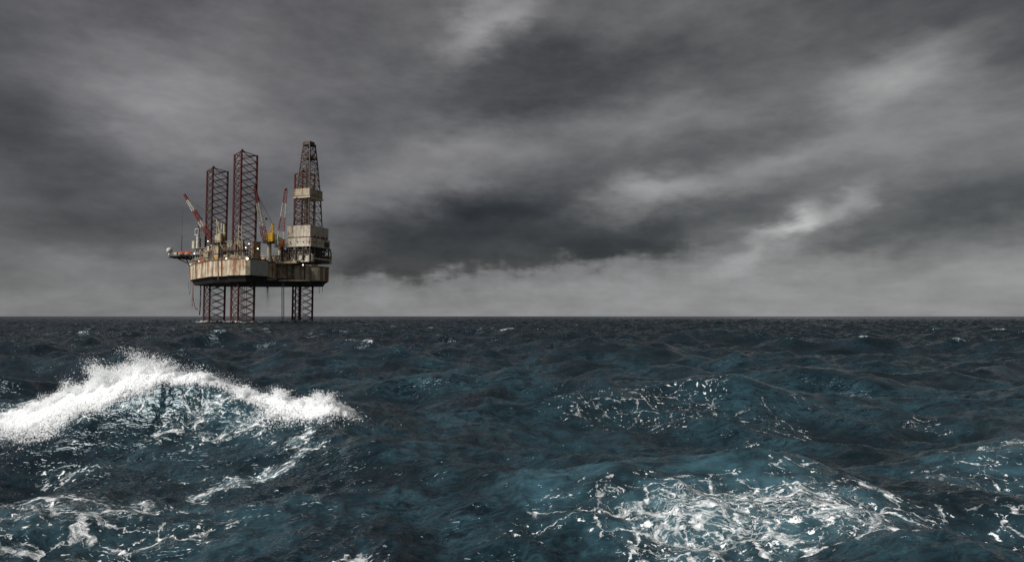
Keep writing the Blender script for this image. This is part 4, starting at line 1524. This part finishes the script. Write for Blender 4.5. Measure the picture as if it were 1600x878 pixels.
# brown discharge water falling from the hull
g3 = np.random.default_rng(3)
k = 2600
t = g3.random(k) ** 1.3
top = at(418, 445, 392)
dpz = top.z - 1.0 - t * 15.5
dpx = top.x + 0.6 * t + g3.normal(0, 1, k) * (0.28 + 0.75 * t)
dpy = top.y + g3.normal(0, 1, k) * (0.25 + 0.5 * t)
me = scatter_mesh('discharge_water', np.stack([dpx, dpy, dpz], -1), np.exp(g3.normal(math.log(0.05), .3, k)) * (1.25 - t), OCT_V, OCT_F, M['brown'], 5)
tag(link('discharge_water', me), 'brown discharge water falling from the middle of the hull', 'water', kind='stuff')

# ---- lifeboats on the bow platform
def lifeboat(px, py, Y, rz, label, L=4.2):
    base = at(px, py, Y)
    base.z = 44.2
    root = thing('lifeboat', label, 'lifeboat', base, rz, 'red lifeboats on the bow platform')
    st_ = [(-1.0, 0.25), (-0.8, 0.75), (-0.3, 1.0), (0.3, 1.0), (0.75, 0.8), (1.0, 0.2)]
    vs, fs = [], []
    for x, w in st_:
        for (yy, zz) in ((-1, 1.25), (-0.85, 0.55), (-0.3, 0.12), (0.3, 0.12), (0.85, 0.55), (1, 1.25)):
            vs.append((x * L / 2, yy * w * 1.15, zz + 0.15 * abs(x) ** 3))
    for i in range(5):
        for j in range(5):
            fs.append((i * 6 + j, i * 6 + j + 1, i * 6 + 7 + j, i * 6 + 6 + j))
    fs += [tuple(range(6)), tuple(range(35, 29, -1))]
    fs += [(i * 6 + 5, i * 6, i * 6 + 6, i * 6 + 11) for i in range(5)]
    MB().add(vs, fs).build('boat_hull', M['white'], root, False)
    cp_ = MB()
    vs, fs = [], []
    for x, w in st_:
        for (yy, zz) in ((-1, 1.32), (-0.8, 2.1), (-0.3, 2.5), (0.3, 2.5), (0.8, 2.1), (1, 1.32)):
            vs.append((x * L / 2 * 0.96, yy * w * 1.08, 1.3 + (zz - 1.3) * (0.45 + 0.55 * w)))
    for i in range(5):
        for j in range(5):
            fs.append((i * 6 + j, i * 6 + j + 1, i * 6 + 7 + j, i * 6 + 6 + j))
    fs += [tuple(range(6)), tuple(range(35, 29, -1))]
    cp_.add(vs, fs).build('canopy', M['orange'], root)
    MB().box(-0.5, 0.5, -0.45, 0.45, 2.45, 2.95, 0.1).build('helm_turret', M['orange'], root)
    return root


lifeboat(284, 396, 423, R(10), 'red canopied lifeboat beside the mast on the bow platform')
lifeboat(294.5, 396, 421, R(12), 'red canopied lifeboat close against the accommodation block', 4.6)


# ---- containers standing on the deck
def container(u, v, z0, L, mk, label, rz=0.0):
    root = thing('cargo_container', label, 'container', rw(u, v, z0), RZ + rz, 'cargo containers on the rig deck')
    mb_ = MB().box(-L / 2, L / 2, -1.2, 1.2, 0.12, 2.6)
    for i in range(int(L / 0.5)):
        x = -L / 2 + 0.3 + i * 0.5
        mb_.box(x, x + 0.22, 1.2, 1.26, 0.25, 2.45)
    mb_.build('body', M[mk], root)
    fr_ = MB()
    for sx in (-1, 1):
        for sy in (-1, 1):
            fr_.beam((sx * L / 2, sy * 1.22, 0), (sx * L / 2, sy * 1.22, 2.7), 0.13)
    fr_.build('corner_frame', M['steel'], root)
    MB().box(L / 2 + 0.01, L / 2 + 0.07, -1.05, 1.05, 0.25, 2.45).build('door', M[mk], root)


container(36, 20.5, DECK + .01, 6, 'orange', 'orange container on the deck edge between the bow leg and bow crane')
container(17, 31, DECK + .01, 6, 'blue', 'blue container on the deck edge between bow crane and near leg')
container(13.5, 33.5, DECK + .01, 3, 'yellow', 'small yellow container near the white lattice mast', 0.1)
container(-8, 14.5, DECK + .01, 4, 'yellow', 'small yellow container at the foot of the yellow crane')
